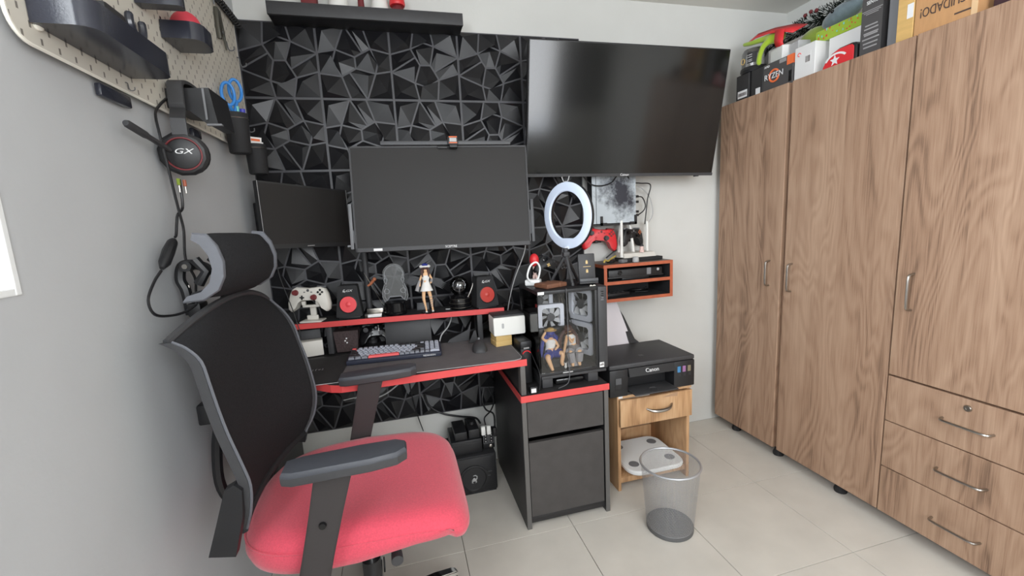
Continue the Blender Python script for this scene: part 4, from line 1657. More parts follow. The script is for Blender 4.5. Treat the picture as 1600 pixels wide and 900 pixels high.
def fan(c, nrm, s_, parent, nb=7):
    nrm = Vector(nrm).normalized()
    F_ = Matrix.Translation(c) @ Vector((0, -1, 0)).rotation_difference(nrm).to_matrix().to_4x4()
    o_ = None
    bd_ = B(F_)
    sq = rrect(s_, s_, s_ * .09, 3)
    n_ = len(sq)
    ins = []
    for (px_, py_) in sq:
        a = math.atan2(py_, px_)
        ins.append((s_ * .455 * math.cos(a), s_ * .455 * math.sin(a)))
    bd_.loft([[Vector((p[0], 0, p[1])) for p in ins], [Vector((p[0], 0, p[1])) for p in sq], [Vector((p[0], .022, p[1])) for p in sq], [Vector((p[0], .022, p[1])) for p in ins], [Vector((p[0], 0, p[1])) for p in ins]], False, False)
    o_ = obj('fan_frame', bd_, 'fan', parent, ang=30)
    for k_ in range(nb):
        a = 2 * PI * k_ / nb
        b2 = B(F_)
        pts = []
        rg = []
        for i in range(5):
            r_ = s_ * (.14 + .30 * i / 4)
            aa = a + .35 * i / 4
            w0, w1 = aa, aa + .62 - .05 * i
            rg.append([Vector((r_ * math.cos(w0), .005, r_ * math.sin(w0))), Vector((r_ * math.cos((w0 + w1) / 2), .012, r_ * math.sin((w0 + w1) / 2))), Vector((r_ * math.cos(w1), .017, r_ * math.sin(w1)))])
        b2.loft(rg, False, False, False)
        obj('blade', b2, 'blade', o_)
    b2 = B(F_)
    b2.cyl((0, .003, 0), (0, .02, 0), s_ * .15, n=18)
    b2.box(-.006, .006, .002, .003, -.002, .002)
    for k_ in range(3):
        a = 2 * PI * k_ / 3 + .5
        b2.bar((0, .020, 0), (s_ * .47 * math.cos(a), .020, s_ * .47 * math.sin(a)), .006, .003)
    obj('hub', b2, 'midgrey', o_)
    return o_


fan((1.134, -.345, .905), (-.15, -1, 0), .114, t)
fan((1.164, -.400, .838), (0, -1, 0), .116, t)
fan((1.292, -.405, .885), (-1, -.35, 0), .14, t)
fan((1.292, -.405, .738), (-1, -.35, 0), .14, t)


def seated_figure(c, label, hair, cloth, blue):
    x, y, z = 0, 0, 0
    t_ = thing('figurine', label, 'figurine', c)
    n0 = len(bpy.data.objects)
    t_.location = (0, 0, 0)
    V_ = lambda a, b_, c__: (x + a, y + b_, z + c__)
    if blue:
        vs = [V_(0, 0, .052), V_(0, 0, .072), V_(0, -.002, .090), V_(0, -.004, .099), V_(0, -.006, .112),
              V_(-.012, -.016, .050), V_(-.024, -.038, .046), V_(-.014, -.042, .016), V_(-.012, -.052, .006),
              V_(.012, -.016, .050), V_(.030, -.036, .056), V_(.024, -.036, .024), V_(.024, -.048, .018),
              V_(-.015, -.002, .090), V_(-.030, -.006, .104), V_(-.016, -.006, .124),
              V_(.015, -.003, .090), V_(.022, -.016, .074), V_(.006, -.024, .064)]
    else:
        vs = [V_(.012, 0, .058), V_(.008, -.004, .080), V_(.002, -.010, .100), V_(0, -.012, .108), V_(-.004, -.014, .121),
              V_(.002, -.020, .054), V_(-.012, -.042, .056), V_(-.004, -.040, .022), V_(-.006, -.050, .008),
              V_(.024, -.018, .054), V_(.020, -.042, .054), V_(.020, -.038, .022), V_(.018, -.050, .008),
              V_(-.010, -.012, .100), V_(-.022, -.028, .080), V_(-.034, -.044, .054),
              V_(.016, -.010, .098), V_(.000, -.030, .082), V_(-.010, -.026, .104)]
    es = [(0, 1), (1, 2), (2, 3), (3, 4), (0, 5), (5, 6), (6, 7), (7, 8), (0, 9), (9, 10), (10, 11), (11, 12), (2, 13), (13, 14), (14, 15), (2, 16), (16, 17), (17, 18)]
    rr = [.015, .011, .013, .005, .0135, .011, .0095, .0065, .005, .011, .0095, .0065, .005, .006, .0048, .004, .006, .0048, .004]
    skin('figure_body', vs, es, rr, 'skin', t_, 2)
    hd = Vector(vs[4])
    b2 = B()
    b2.ball(hd + Vector((0, .004, .002)), (.0155, .0135, .0155), 16, 10)
    for s2 in (-1, 1):
        b2.tube(bez([hd + Vector((s2 * .010, .004, 0)), hd + Vector((s2 * .024, .006, -.018)), hd + Vector((s2 * .032, .002, -.044)), hd + Vector((s2 * (.022 if not blue else .034), -.004, -.070))], 4), [.0065] * 9 + [.006, .005, .004, .002], 8)
    b2.tube([hd + Vector((0, .008, 0)), hd + Vector((.004, .014, -.03)), hd + Vector((.01, .014, -.065))], [.013, .014, .008], 10)
    obj('hair', b2, hair, t_)
    b2 = B()
    tq, ch = Vector(vs[0]), Vector(vs[2])
    b2.loft([[tq.lerp(ch, k_) + Vector((r_ * math.cos(a), r_ * .8 * math.sin(a), 0)) for a in [2 * PI * i / 16 for i in range(16)]] for k_, r_ in ((-.3, .021), (.1, .0205), (.5, .0165), (.95, .0185), (1.15, .011))], True, False)
    obj('top', b2, cloth, t_)
    b2 = B()
    for (i0, i1) in ((5, 6), (9, 10)) if blue else ((5, 6), (6, 7), (9, 10), (10, 11)):
        b2.tube([Vector(vs[0]).lerp(Vector(vs[i0]), .5) if i0 in (5, 9) else Vector(vs[i0]), Vector(vs[i1]).lerp(Vector(vs[i0]), .35 if blue else 0)], [.0165, .0145] if i0 in (5, 9) else [.0145, .012], 10)
    obj('shorts' if blue else 'trousers', b2, 'hairblue' if blue else 'greycloth', t_)
    b2 = B()
    for s2 in (-1, 1):
        b2.ball(hd + Vector((s2 * .0045, -.0128, .001)), (.0018, .001, .0022), 8, 6)
    b2.box(hd.x - .002, hd.x + .002, hd.y - .0135, hd.y - .0125, hd.z - .007, hd.z - .0062)
    obj('face_features', b2, 'hairbrown', t_)
    k = 1.28
    for ch in [o_ for o_ in bpy.data.objects if o_.parent == t_]:
        ch.data.transform(Matrix.Scale(k, 4))
        if ch.data.skin_vertices:
            for sv in ch.data.skin_vertices[0].data:
                sv.radius = (sv.radius[0] * k, sv.radius[1] * k)
    t_.location = c
    return t_


bd = B()
bd.box(1.110, 1.170, -.478, -.42, .6425, .680, .006)
tag(obj('figure_seat', bd, 'blackmatt'), 'black block the blue haired figurine sits on in the case', 'block')
f1 = seated_figure((1.141, -.440, .634), 'seated blue haired figurine inside the computer case', 'hairblue', 'cloth_w', True)
bd = B()
bd.ball((1.141, -.446, .798), (.017, .016, .010), 14, 6, None, -.3, 1)
bd.lathe((1.141, -.446, .7955), [(.026, 0), (.026, .002), (.016, .003)], 20)
obj('hat', bd, 'ply', f1)
bd = B()
bd.loft([[Vector((1.198, -.49, .6425)), Vector((1.252, -.49, .6425)), Vector((1.252, -.44, .6425)), Vector((1.198, -.44, .6425))], [Vector((1.202, -.476, .682)), Vector((1.244, -.476, .682)), Vector((1.244, -.444, .682)), Vector((1.202, -.444, .682))]])
tag(obj('figure_seat', bd, 'greycloth'), 'grey draped block the dark haired figurine sits on in the case', 'block')
seated_figure((1.222, -.440, .636), 'seated dark haired figurine in a white top inside the computer case', 'hairbrown', 'cloth_w', False)
bd = B()
bd.ball((1.183, -.500, .650), (.006, .006, .0075), 10, 8)
bd.ball((1.183, -.502, .661), .005, 10, 8)
for s2 in (-1, 1):
    bd.tube([(1.183 + s2 * .003, -.502, .664), (1.183 + s2 * .006, -.502, .671)], [.0018, .0006], 6)
tag(obj('cat_figurine', bd, 'cloth_w'), 'tiny white cat figurine at the feet of the dark haired figurine', 'figurine')

# left of the case
t = thing('white_unit', 'white box with a black lid on a kraft block at the desk end', 'box', (.985, -.31, .776))
bd = B()
bd.prism(rrect(.138, .078, .006, 3), (.986, -.372, .815), (1, 0, 0), (0, 0, 1), -.10, .002)
obj('white_body', bd, 'white', t)
bd = B()
bd.box(.919, 1.053, -.368, -.272, .8545, .862, .002)
obj('lid', bd, 'charcoal', t)
bd = B()
bd.prism(rrect(.010, .022, .004, 3), (.957, -.3725, .818), (1, 0, 0), (0, 0, 1), .0006)
obj('printed_mark', bd, 'lightgrey', t)
bd = B(frame((.956, -.335, .7292), R(8)))
bd.box(-.036, .036, -.03, .04, 0, .0218, .001)
bd.box(-.034, .037, -.028, .041, .0222, .0462, .001)
tag(obj('kraft_block', bd, 'sticky'), 'stack of kraft coloured paper blocks under the white box', 'paper block')
t = thing('small_speaker', 'tall narrow black speaker with a red arc beside the computer case', 'speaker', (1.03, -.40, .576))
bd = B(frame((1.031, -.40, .5768), R(4)))
bd.box(-.024, .024, -.04, .05, 0, .182, .006)
bd.box(-.026, .026, -.046, .05, .15, .186, .008)
obj('cabinet', bd, 'black', t)
bd = B(frame((1.031, -.40, .5768), R(4)))
bd.tube([Vector((.018 * math.cos(R(a)), -.0465, .128 + .016 * math.sin(R(a)))) for a in range(20, 170, 12)], .0025, 5)
obj('red_arc', bd, 'red', t)
bd = B(frame((1.031, -.40, .5768), R(4)))
bd.box(-.012, .012, -.0468, -.046, .153, .159)
obj('badge', bd, 'printgrey', t, False)
bd = B()
bd.box(1.012, 1.042, -.552, -.525, .5768, .604, .003)
t = tag(obj('power_adapter', bd, 'black'), 'small black adapter with a white label on the cabinet front corner', 'adapter')
bd = B()
bd.box(1.016, 1.036, -.5526, -.552, .581, .598)
obj('label_sticker', bd, 'printwhite', t, False)
cable('black_cable', [(1.058, -.40, .72), (1.060, -.47, .68), (1.062, -.528, .64), (1.056, -.532, .58)], .0022, 'black', 'black wire dropping in front of the case stand')
cable('grey_cable', [(1.185, -.527, .98), (1.186, -.5285, .90), (1.188, -.528, .72), (1.188, -.529, .66), (1.175, -.545, .60), (1.13, -.55, .582)], .0018, 'midgrey', 'thin grey wire hanging down the front of the case')

# ---- on top of the case
TZ = .9755
t = thing('leather_wallet', 'brown leather wallet on the front edge of the computer case', 'wallet', (1.15, -.42, TZ))
bd = B(frame((1.155, -.43, TZ), R(22)))
bd.box(-.055, .055, -.042, .042, .0003, .019, .005)
obj('wallet_body', bd, 'leather', t)
bd = B(frame((1.155, -.43, TZ), R(22)))
bd.box(.012, .026, -.0432, .0432, -.0, .0202, .004)
obj('strap', bd, 'leather', t)
t = thing('white_charger', 'white charger with a looped white cord behind the wallet', 'charger', (1.09, -.35, TZ))
bd = B(frame((1.105, -.345, TZ), R(-30)))
bd.box(-.03, .035, -.022, .022, .0003, .026, .005)
obj('charger_body', bd, 'whitegloss', t)
bd = B()
bd.tube(bez([(1.088, -.365, .995), (1.075, -.37, 1.02), (1.09, -.37, 1.062), (1.118, -.365, 1.075), (1.135, -.36, 1.05), (1.13, -.355, 1.012), (1.124, -.35, 1.0)], 6), .0042, 8)
obj('cord', bd, 'whitegloss', t)
t = thing('red_ball_toy', 'small toy with a plain red ball on pale legs behind the white charger', 'toy', (1.135, -.29, TZ))
bd = B()
bd.ball((1.133, -.29, 1.078), (.021, .021, .029), 20, 14)
obj('ball', bd, 'red', t)
bd = B()
bd.tube([(1.133, -.29, 1.05), (1.134, -.29, 1.01)], [.008, .007], 10)
for s2 in (-1, 1):
    bd.tube([(1.134 + s2 * .005, -.29, 1.012), (1.134 + s2 * .009, -.293, .981)], [.0055, .005], 8)
bd.lathe((1.134, -.29, .9757), [(.019, 0), (.019, .005)], 16)
obj('legs', bd, 'pink', t)
controller('game_controller', 'black game controller with a gold direction pad behind the tripod', 'controller', (1.215, -.285, 1.044), R(8), R(-16), 1.0, 'black', ('blackgloss', 'gold', 'midgrey', 'charcoal'), roll=R(28))
# tripod and ring light
t = thing('ring_light', 'white ring light on a small black tripod standing on the computer case', 'ring light', (1.25, -.37, TZ))
hub = Vector((1.245, -.385, 1.10))
bd = B()
bd.cyl(hub + Vector((0, 0, -.03)), hub + Vector((0, 0, .028)), .0095, n=14)
bd.box(hub.x - .014, hub.x + .014, hub.y - .014, hub.y + .014, hub.z - .008, hub.z + .012, .004)
obj('hub', bd, 'charcoal', t)
for ft in ((1.243, -.455, .9795), (1.185, -.345, .9795), (1.320, -.325, .9795)):
    bd = B()
    f_ = Vector(ft)
    bd.tube([hub + (f_ - hub) * .08, f_], [.0075, .006], 10)
    bd.tube([f_ + Vector((0, 0, -.0035)), f_ + Vector((0, 0, .008))], [.007, .007], 10)
    obj('leg', bd, 'charcoal', t)
nrm = Vector((-.925, -.38, -.02)).normalized()
rc = Vector((1.262, -.372, 1.263))
side = nrm.cross(Vector((0, 0, 1))).normalized()
up = side.cross(nrm).normalized()


def ring_pts(r_, d_, n_=56, flat=None):
    out = []
    for i in range(n_):
        a = 2 * PI * i / n_
        u2, v2 = r_ * math.cos(a), r_ * math.sin(a)
        if flat is not None and v2 < flat:
            v2 = flat
        out.append(rc + side * u2 + up * v2 + nrm * d_)
    return out


bd = B()
bd.loft([ring_pts(.139, 0), ring_pts(.139, .006), ring_pts(.130, .009), ring_pts(.104, .009, flat=-.098), ring_pts(.101, .005, flat=-.095), ring_pts(.101, 0, flat=-.095), ring_pts(.139, 0)], False, False)
obj('diffuser', bd, 'ring', t)
bd = B()
bd.loft([ring_pts(.140, -.0005), ring_pts(.141, -.012), ring_pts(.134, -.018), ring_pts(.104, -.018, flat=-.096), ring_pts(.1005, -.010, flat=-.094), ring_pts(.1005, -.0005, flat=-.094), ring_pts(.140, -.0005)], False, False)
obj('back_shell', bd, 'black', t)
bd = B()
bd.cyl(hub + Vector((0, 0, .028)), rc - up * .140 + Vector((0, 0, .004)), .0065, n=10)
obj('neck', bd, 'fan', t)
bd = B()
bd.tube(bez([rc + up * .141 + side * -.022 + up * .02, rc + up * .142 + side * -.012, rc + up * .141, rc + up * .142 + side * .012, rc + up * .141 + side * .022 + up * .02], 4), .0022, 6)
obj('hook', bd, 'lightgrey', t)
# phone charger stand
t = thing('phone_charger', 'black upright phone charger with two gold icons on the computer case', 'charger', (1.32, -.45, TZ))
Fp = frame((1.311, -.455, TZ), R(-6), R(-6))
bd = B(Fp)
bd.box(-.036, .036, 0, .012, .010, .128, .004)
bd.box(-.04, .04, -.02, .03, .0035, .012, .003)
obj('stand_body', bd, 'charcoal', t)
bd = B(Fp)
bd.box(-.040, .040, -.022, -.004, .012, .026, .003)
obj('ledge', bd, 'midgrey', t)
for zz in (.055, .092):
    bd = B(Fp)
    bd.box(-.0045, .0045, -.0008, 0, zz - .006, zz + .006)
    bd.box(-.003, .003, -.0008, 0, zz + .007, zz + .009)
    obj('gold_icon', bd, 'gold', t, False)
bd = B(Fp)
bd.box(-.016, .016, -.0008, 0, .0735, .0755)
obj('gold_line', bd, 'gold', t, False)
bd = B()
bd.ball((1.30, -.508, .979), (.004, .004, .003), 8, 5)
bd.ball((1.313, -.510, .979), (.004, .004, .003), 8, 5)
bd.cyl((1.295, -.509, .9775), (1.32, -.509, .9775), .0016, n=6)
tag(obj('earphone', bd, 'cream'), 'tiny pale earphones lying at the front of the phone charger', 'earphones')

# ================================================================== WALL CUBBY
t = thing('wall_shelf', 'small black wall cubby with cherry red edges and a middle shelf', 'shelf', (1.70, -.1, .832))
CX0, CX1, CY, CZ0, CZ1 = 1.512, 1.893, -.20, .832, 1.018
bd = B()
bd.box(CX0, CX1, CY, .008, CZ1 - .016, CZ1, .0008)
obj('top', bd, 'cherrytop', t)
bd = B()
bd.box(CX0, CX0 + .016, CY, .008, CZ0, CZ1 - .016)
obj('side', bd, 'blackmatt', t)
bd = B()
bd.box(CX1 - .016, CX1, CY, .008, CZ0, CZ1 - .016)
obj('side', bd, 'blackmatt', t)
bd = B()
bd.box(CX0 + .016, CX1 - .016, CY, .008, CZ0, CZ0 + .016)
bd.box(CX0 + .016, CX1 - .016, CY, .008, .918, .934)
obj('shelf_board', bd, 'blackmatt', t)
bd = B()
bd.box(CX0 + .016, CX1 - .016, -.004, .008, CZ0 + .016, CZ1 - .016)
obj('back', bd, 'blackmatt', t)
bd = B()
for (x0, x1, z0, z1) in ((CX0, CX1, CZ1 - .016, CZ1), (CX0, CX1, CZ0, CZ0 + .016), (CX0, CX0 + .016, CZ0 + .016, CZ1 - .016), (CX1 - .016, CX1, CZ0 + .016, CZ1 - .016), (CX0 + .016, CX1 - .016, .918, .934)):
    bd.box(x0, x1, CY - .0025, CY, z0, z1)
bd.box(CX0 - .002, CX0, CY, -.01, CZ1 - .016, CZ1)
obj('edge_band', bd, 'cherry', t, False)
t = thing('sensor_bar', 'long black sensor bar with a round lens inside the upper cubby', 'sensor', (1.70, -.14, .9345))
bd = B()
bd.box(1.545, 1.845, -.185, -.12, .944, .988, .006)
bd.box(1.62, 1.77, -.18, -.11, .9348, .944, .002)
bd.box(1.54, 1.85, -.188, -.118, .9445, .953, .003)
obj('housing', bd, 'black', t)
bd = B()
bd.lathe((1.605, -.1853, .972), [(.012, 0), (.012, .002), (.009, .0025), (.007, .001)], 18, (0, -1, 0))
obj('lens', bd, 'blackgloss', t)
bd = B()
bd.box(1.755, 1.778, -.1862, -.1852, .954, .987)
obj('silver_stripe', bd, 'grey', t, False)
bd = B()
bd.disc((1.818, -.1853, .976), (0, -1, 0), .007, .001, 14)
obj('round_badge', bd, 'lightgrey', t)
t = thing('remote_control', 'black handset lying in the lower cubby', 'remote', (1.60, -.15, .849))
bd = B(frame((1.63, -.13, .8483), R(10)))
bd.box(-.09, .05, -.025, .025, 0, .02, .006)
obj('shell', bd, 'black', t)
for i in range(4):
    bd = B(frame((1.63, -.13, .8483), R(10)))
    for j in range(3):
        bd.box(-.08 + .028 * i, -.066 + .028 * i, -.018 + .013 * j, -.009 + .013 * j, .0195, .0225, .001)
    obj('button_row', bd, 'charcoal', t)
cable('coiled_cable', [(1.74, -.10, .854), (1.79, -.13, .856), (1.82, -.08, .858), (1.77, -.05, .86), (1.72, -.08, .862), (1.76, -.12, .868), (1.81, -.09, .872)], .0035, 'black', 'coil of black cable in the lower cubby')
# on the cubby
bd = B(frame((1.76, -.10, CZ1 + .0006), R(3)))
bd.box(-.105, .115, -.045, .06, 0, .017, .002)
tag(obj('set_top_box', bd, 'blackmatt'), 'slim black box under the white router', 'set top box')
t = thing('router', 'white router with four tall antennas above the wall cubby', 'router', (1.745, -.075, 1.036))
bd = B(frame((1.745, -.085, 1.0365), R(3)))
bd.loft([[(-.085, -.04, 0), (.105, -.04, 0), (.105, .05, 0), (-.085, .05, 0)], [(-.08, -.03, .022), (.10, -.03, .022), (.10, .045, .026), (-.08, .045, .026)]])
obj('router_body', bd, 'offwhite', t)
for (b0, t0) in (((1.655, -.115, 1.04), (1.672, -.085, 1.225)), ((1.672, -.045, 1.04), (1.69, -.045, 1.225)), ((1.755, -.06, 1.06), (1.738, -.05, 1.215)), ((1.835, -.06, 1.06), (1.842, -.05, 1.215))):
    bd = B()
    bd.tube([Vector(b0), Vector(t0)], [.0085, .007], 8)
    obj('antenna', bd, 'white', t)
t = thing('small_ornament', 'tiny pale pink ornament with a dark cap on the router', 'ornament', (1.768, -.122, 1.058))
bd = B()
bd.lathe((1.768, -.118, 1.0605), [(.012, 0), (.013, .008), (.009, .014), (.010, .024), (.008, .03)], 16)
obj('body', bd, 'pink', t)
bd = B()
bd.lathe((1.768, -.118, 1.0908), [(.009, 0), (.010, .004), (.006, .010)], 16)
obj('cap', bd, 'charcoal', t)
bd = B(frame((1.64, -.155, CZ1 + .0006), R(20)))
bd.box(-.02, .02, -.014, .014, 0, .016, .004)
tag(obj('grey_adapter', bd, 'grey'), 'small grey adapter at the front left of the router', 'adapter')
bd = B()
bd.lathe((1.705, -.165, CZ1 + .0006), [(.016, 0), (.017, .004), (.015, .022), (.012, .026)], 18)
tag(obj('grey_plug', bd, 'lightgrey'), 'small grey rounded plug in front of the slim black box', 'plug')
bd = B()
bd.tube(bez([(1.58, -.14, 1.023), (1.60, -.12, 1.028), (1.62, -.10, 1.026)], 4), .008, 8)
bd.box(1.57, 1.60, -.125, -.105, 1.0186, 1.034, .004)
tag(obj('black_plug', bd, 'black'), 'black plug and lead beside the phone charger on the cubby', 'plug')
cable('yellow_cable', [(1.505, -.22, 1.037), (1.525, -.19, 1.042), (1.56, -.15, 1.032), (1.61, -.09, 1.036), (1.65, -.06, 1.045)], .0045, 'yellow', 'yellow cable running across the left of the cubby')

# wall mounted console with marbled skin
t = thing('game_console', 'marbled pale grey games console mounted on the wall below the television', 'console', (1.635, -.05, 1.21))
bd = B()
bd.box(1.512, 1.755, -.085, -.03, 1.213, 1.52, .002)
obj('console_body', bd, 'blackmatt', t)
bd = B()
bd.box(1.535, 1.754, -.0875, -.0855, 1.216, 1.519)
bd.box(1.512, 1.532, -.0875, -.0855, 1.216, 1.519)
obj('marbled_skin', bd, 'marble', t, False)
bd = B()
for (x0, x1, z0, z1) in ((1.500, 1.511, 1.205, 1.235), (1.5535, 1.566, 1.206, 1.252), (1.5535, 1.588, 1.206, 1.219), (1.718, 1.757, 1.206, 1.219), (1.744, 1.757, 1.206, 1.252)):
    bd.box(x0, x1, -.094, -.088, z0, z1)
bd.box(1.50, 1.757, -.088, .008, 1.2035, 1.2125)
obj('wall_bracket', bd, 'black', t)
for i, zz in enumerate((1.345, 1.318, 1.268, 1.25)):
    bd = B()
    bd.box(1.7555, 1.785, -.066, -.052, zz - .006, zz + .006, .002)
    obj('plug', bd, 'black', t)
cable('black_cable', [(1.455, -.095, 1.46), (1.50, -.10, 1.412), (1.555, -.102, 1.402), (1.61, -.102, 1.415), (1.64, -.10, 1.445)], .0032, 'black', 'black cable drooping in front of the marbled console top')
cable('black_cable', [(1.70, -.10, 1.45), (1.74, -.07, 1.418), (1.80, -.055, 1.412), (1.862, -.05, 1.402), (1.845, -.05, 1.33), (1.836, -.05, 1.26), (1.828, -.05, 1.20)], .0032, 'black', 'black cable looping on the wall to the right of the console')
cable('black_cable', [(1.785, -.059, 1.345), (1.812, -.055, 1.338), (1.832, -.05, 1.30), (1.822, -.05, 1.272), (1.785, -.059, 1.25)], .003, 'black', 'short black cable loop plugged into the console side')
cable('grey_cable', [(1.77, -.05, 1.40), (1.82, -.04, 1.385), (1.868, -.035, 1.335), (1.885, -.035, 1.25), (1.85, -.035, 1.19), (1.845, -.05, 1.12)], .0028, 'lightgrey', 'thin grey cable curving far right of the console')
bd = B()
bd.box(1.757, 1.772, -.06, -.045, 1.393, 1.406, .002)
tag(obj('network_plug', bd, 'yellow'), 'small yellow network plug at the top right of the console', 'plug')
controller('game_controller', 'red game controller hung on the wall under the console', 'controller', (1.568, -.052, 1.150), R(-6), R(-4), 1.2, 'red', ('black', 'red', 'darkred', 'darkred'), roll=R(6))
controller('game_controller', 'black game controller hung on the wall right of the red one', 'controller', (1.752, -.047, 1.148), R(18), R(-4), 1.0, 'black', ('blackgloss', 'charcoal', 'brownhilt', 'grey'), roll=R(2))
for n_, (x0, z0) in enumerate(((1.566, 1.134), (1.752, 1.130))):
    bd = B()
    bd.box(x0 - .018, x0 + .018, -.036, .009, z0 - .016, z0 - .004, .002)
    bd.box(x0 - .02, x0 + .02, .003, .0095, z0 - .02, z0 + .04, .002)
    tag(obj('wall_hook', bd, 'black'), ('black wall hook holding the red controller', 'black wall hook holding the black controller under the console')[n_], 'hook')
cable('black_cable', [(1.70, -.05, 1.085), (1.66, -.04, 1.07), (1.63, -.035, 1.05), (1.612, -.03, 1.035)], .004, 'black', 'black lead below the wall hung black controller')

# ================================================================== PRINTER
t = thing('printer', 'black inkjet printer with colour ink windows on the oak stand', 'printer', (1.605, -.32, .464))
QX0, QX1, QY0, QY1, QZ0, QZ1 = 1.393, 1.820, -.475, -.165, .466, .612
bd = B()
bd.box(QX0, 1.483, QY0, QY1, QZ0, QZ1 - .022, .006)
bd.box(1.712, QX1, QY0, QY1, QZ0, QZ1 - .022, .006)
bd.box(1.483, 1.712, QY0 + .07, QY1, QZ0, QZ1 - .022)
bd.box(1.483, 1.712, QY0 + .004, QY0 + .07, QZ1 - .055, QZ1 - .022, .002)
bd.box(1.483, 1.712, QY0 + .01, QY0 + .07, QZ0, QZ0 + .012)
obj('printer_body', bd, 'black', t)
bd = B()
bd.box(QX0, QX1, QY0 + .002, QY1 - .03, QZ1 - .0215, QZ1, .006)
obj('scanner_lid', bd, 'charcoal', t)
bd = B()
bd._add([(1.484, QY0 + .0, QZ1 - .022), (1.711, QY0, QZ1 - .022), (1.711, QY0 - .010, QZ1 - .058), (1.484, QY0 - .010, QZ1 - .058), (1.484, QY0 + .008, QZ1 - .022), (1.711, QY0 + .008, QZ1 - .022), (1.711, QY0 + .004, QZ1 - .06), (1.484, QY0 + .004, QZ1 - .06)],
        [(0, 1, 2, 3), (4, 7, 6, 5), (0, 4, 5, 1), (2, 6, 7, 3), (0, 3, 7, 4), (1, 5, 6, 2)])
o = obj('control_panel', bd, 'black', t)
text('Canon', .024, (1.597, QY0 - .0065, QZ1 - .039), (1, 0, 0), (0, .27, 1), 'printwhite', t, sx=1.05)
bd = B()
bd.box(1.492, 1.705, QY0 - .045, QY0 + .055, QZ0 + .013, QZ0 + .019, .002)
bd.lathe((1.60, QY0 - .012, QZ0 + .0192), [(.022, 0), (.024, .003), (.018, .003), (.016, .0005)], 20)
obj('output_tray', bd, 'charcoal', t)
for i, mm in enumerate(('cyan', 'magenta', 'inkyel')):
    x0 = 1.737 + .0265 * i
    bd = B()
    bd.box(x0 - .008, x0 + .008, QY0 - .0012, QY0, .538, .566, .0005, seg=1)
    o = obj('ink_window', bd, mm, t)
    bd = B()
    bd.box(x0 - .0005, x0 + .0005, QY0 - .0008, QY0, .520, .534)
    bd.box(x0 + .006, x0 + .007, QY0 - .0008, QY0, .518, .534)
    obj('scale_mark', bd, 'midgrey', o, False)
bd = B()
bd.box(1.422, 1.449, QY0 - .001, QY0, .525, .552)
obj('display', bd, 'midgrey', t, False)
bd = B()
for q in ((1.418, 1.452, .5005, .5015), (1.418, 1.419, .5005, .556), (1.451, 1.452, .5005, .556)):
    bd.box(q[0], q[1], QY0 - .0006, QY0, q[2], q[3])
obj('seam', bd, 'blackgloss', t, False)
bd = B()
bd.box(1.585, 1.607, -.40, -.378, QZ1, QZ1 + .0006)
obj('lid_sticker', bd, 'midgrey', t, False)
bd = B()
bd.loft([[(1.655, -.195, .60), (1.715, -.195, .60), (1.715, -.18, .60), (1.655, -.18, .60)], [(1.648, -.188, .625), (1.685, -.188, .625), (1.685, -.18, .63), (1.648, -.18, .63)], [(1.632, -.135, .74), (1.652, -.135, .74), (1.652, -.128, .74), (1.632, -.128, .74)], [(1.622, -.118, .772), (1.638, -.118, .772), (1.638, -.112, .772), (1.622, -.112, .772)]])
obj('paper_support', bd, 'black', t)
bd = B()
bd.box(1.45, 1.72, -.20, -.168, .588, .603, .003)
obj('feed_slot', bd, 'black', t)
bd = B()
bd.loft([[(1.46, -.186, .604), (1.672, -.186, .604), (1.672, -.1855, .604), (1.46, -.1855, .604)], [(1.445, -.128, .82), (1.617, -.128, .815), (1.617, -.1275, .815), (1.445, -.1275, .82)]])
tag(obj('paper_sheet', bd, 'papershaded'), 'white paper standing in the printer feed', 'paper')
# stand
t = thing('printer_stand', 'light oak stand with one drawer under the printer', 'stand', (1.63, -.29, 0))
bd = B()
bd.box(1.436, 1.816, -.458, -.135, .449, .463, .001)
obj('top', bd, 'wood2', t)
for x0 in (1.44, 1.797):
    bd = B()
    bd.box(x0, x0 + .015, -.452, -.14, 0, .4485, .001)
    obj('side_panel', bd, 'wood2', t)
bd = B()
bd.box(1.4553, 1.7967, -.445, -.14, .034, .060, .001)
bd.box(1.4553, 1.7967, -.155, -.14, .061, .13, .001)
obj('lower_shelf', bd, 'wood2', t)
bd = B()
bd.box(1.4455, 1.812, -.470, -.4535, .318, .444, .0015)
o = obj('drawer', bd, 'wood2', t)
bd = B()
pts = bez([(1.575, -.4705, .388), (1.60, -.490, .382), (1.64, -.494, .380), (1.68, -.490, .384), (1.705, -.4705, .394)], 5)
bd.tube(pts, [.004 + .004 * math.sin(PI * i / (len(pts) - 1)) for i in range(len(pts))], 8)
obj('handle', bd, 'steel', o)
bd = B()
bd._add([(1.655, -.4706, .430), (1.72, -.4706, .4435), (1.735, -.4706, .4435), (1.733, -.4706, .425), (1.70, -.4706, .428)], [(0, 1, 2, 3, 4)])
obj('peeled_veneer', bd, 'edgewood', o, False)
bd = B()
bd.box(1.4415, 1.462, -.4592, -.4585, .452, .461)
obj('label_sticker', bd, 'printwhite', t, False)
# bathroom scale
t = thing('bathroom_scale', 'white bathroom scale with round grey pads on the stand lower shelf', 'scale', (1.62, -.36, .061))
bd = B()
ol = rrect(.292, .285, .06, 6)
bd.prism(ol, (1.632, -.352, .102), (1, 0, 0), (0, 1, 0), -.022, .006)
obj('platform', bd, 'whitegloss', t)
for (px_, py_) in ((1.535, -.425), (1.725, -.425), (1.725, -.270), (1.54, -.265)):
    bd = B()
    bd.lathe((px_, py_, .1022), [(.024, 0), (.0235, .0012)], 22)
    obj('contact_pad', bd, 'grey', t)
    bd = B()
    bd.lathe((px_, py_ if py_ > -.4 else py_ + .02, .0608), [(.014, 0), (.014, .0185)], 12)
    obj('foot', bd, 'black', t)

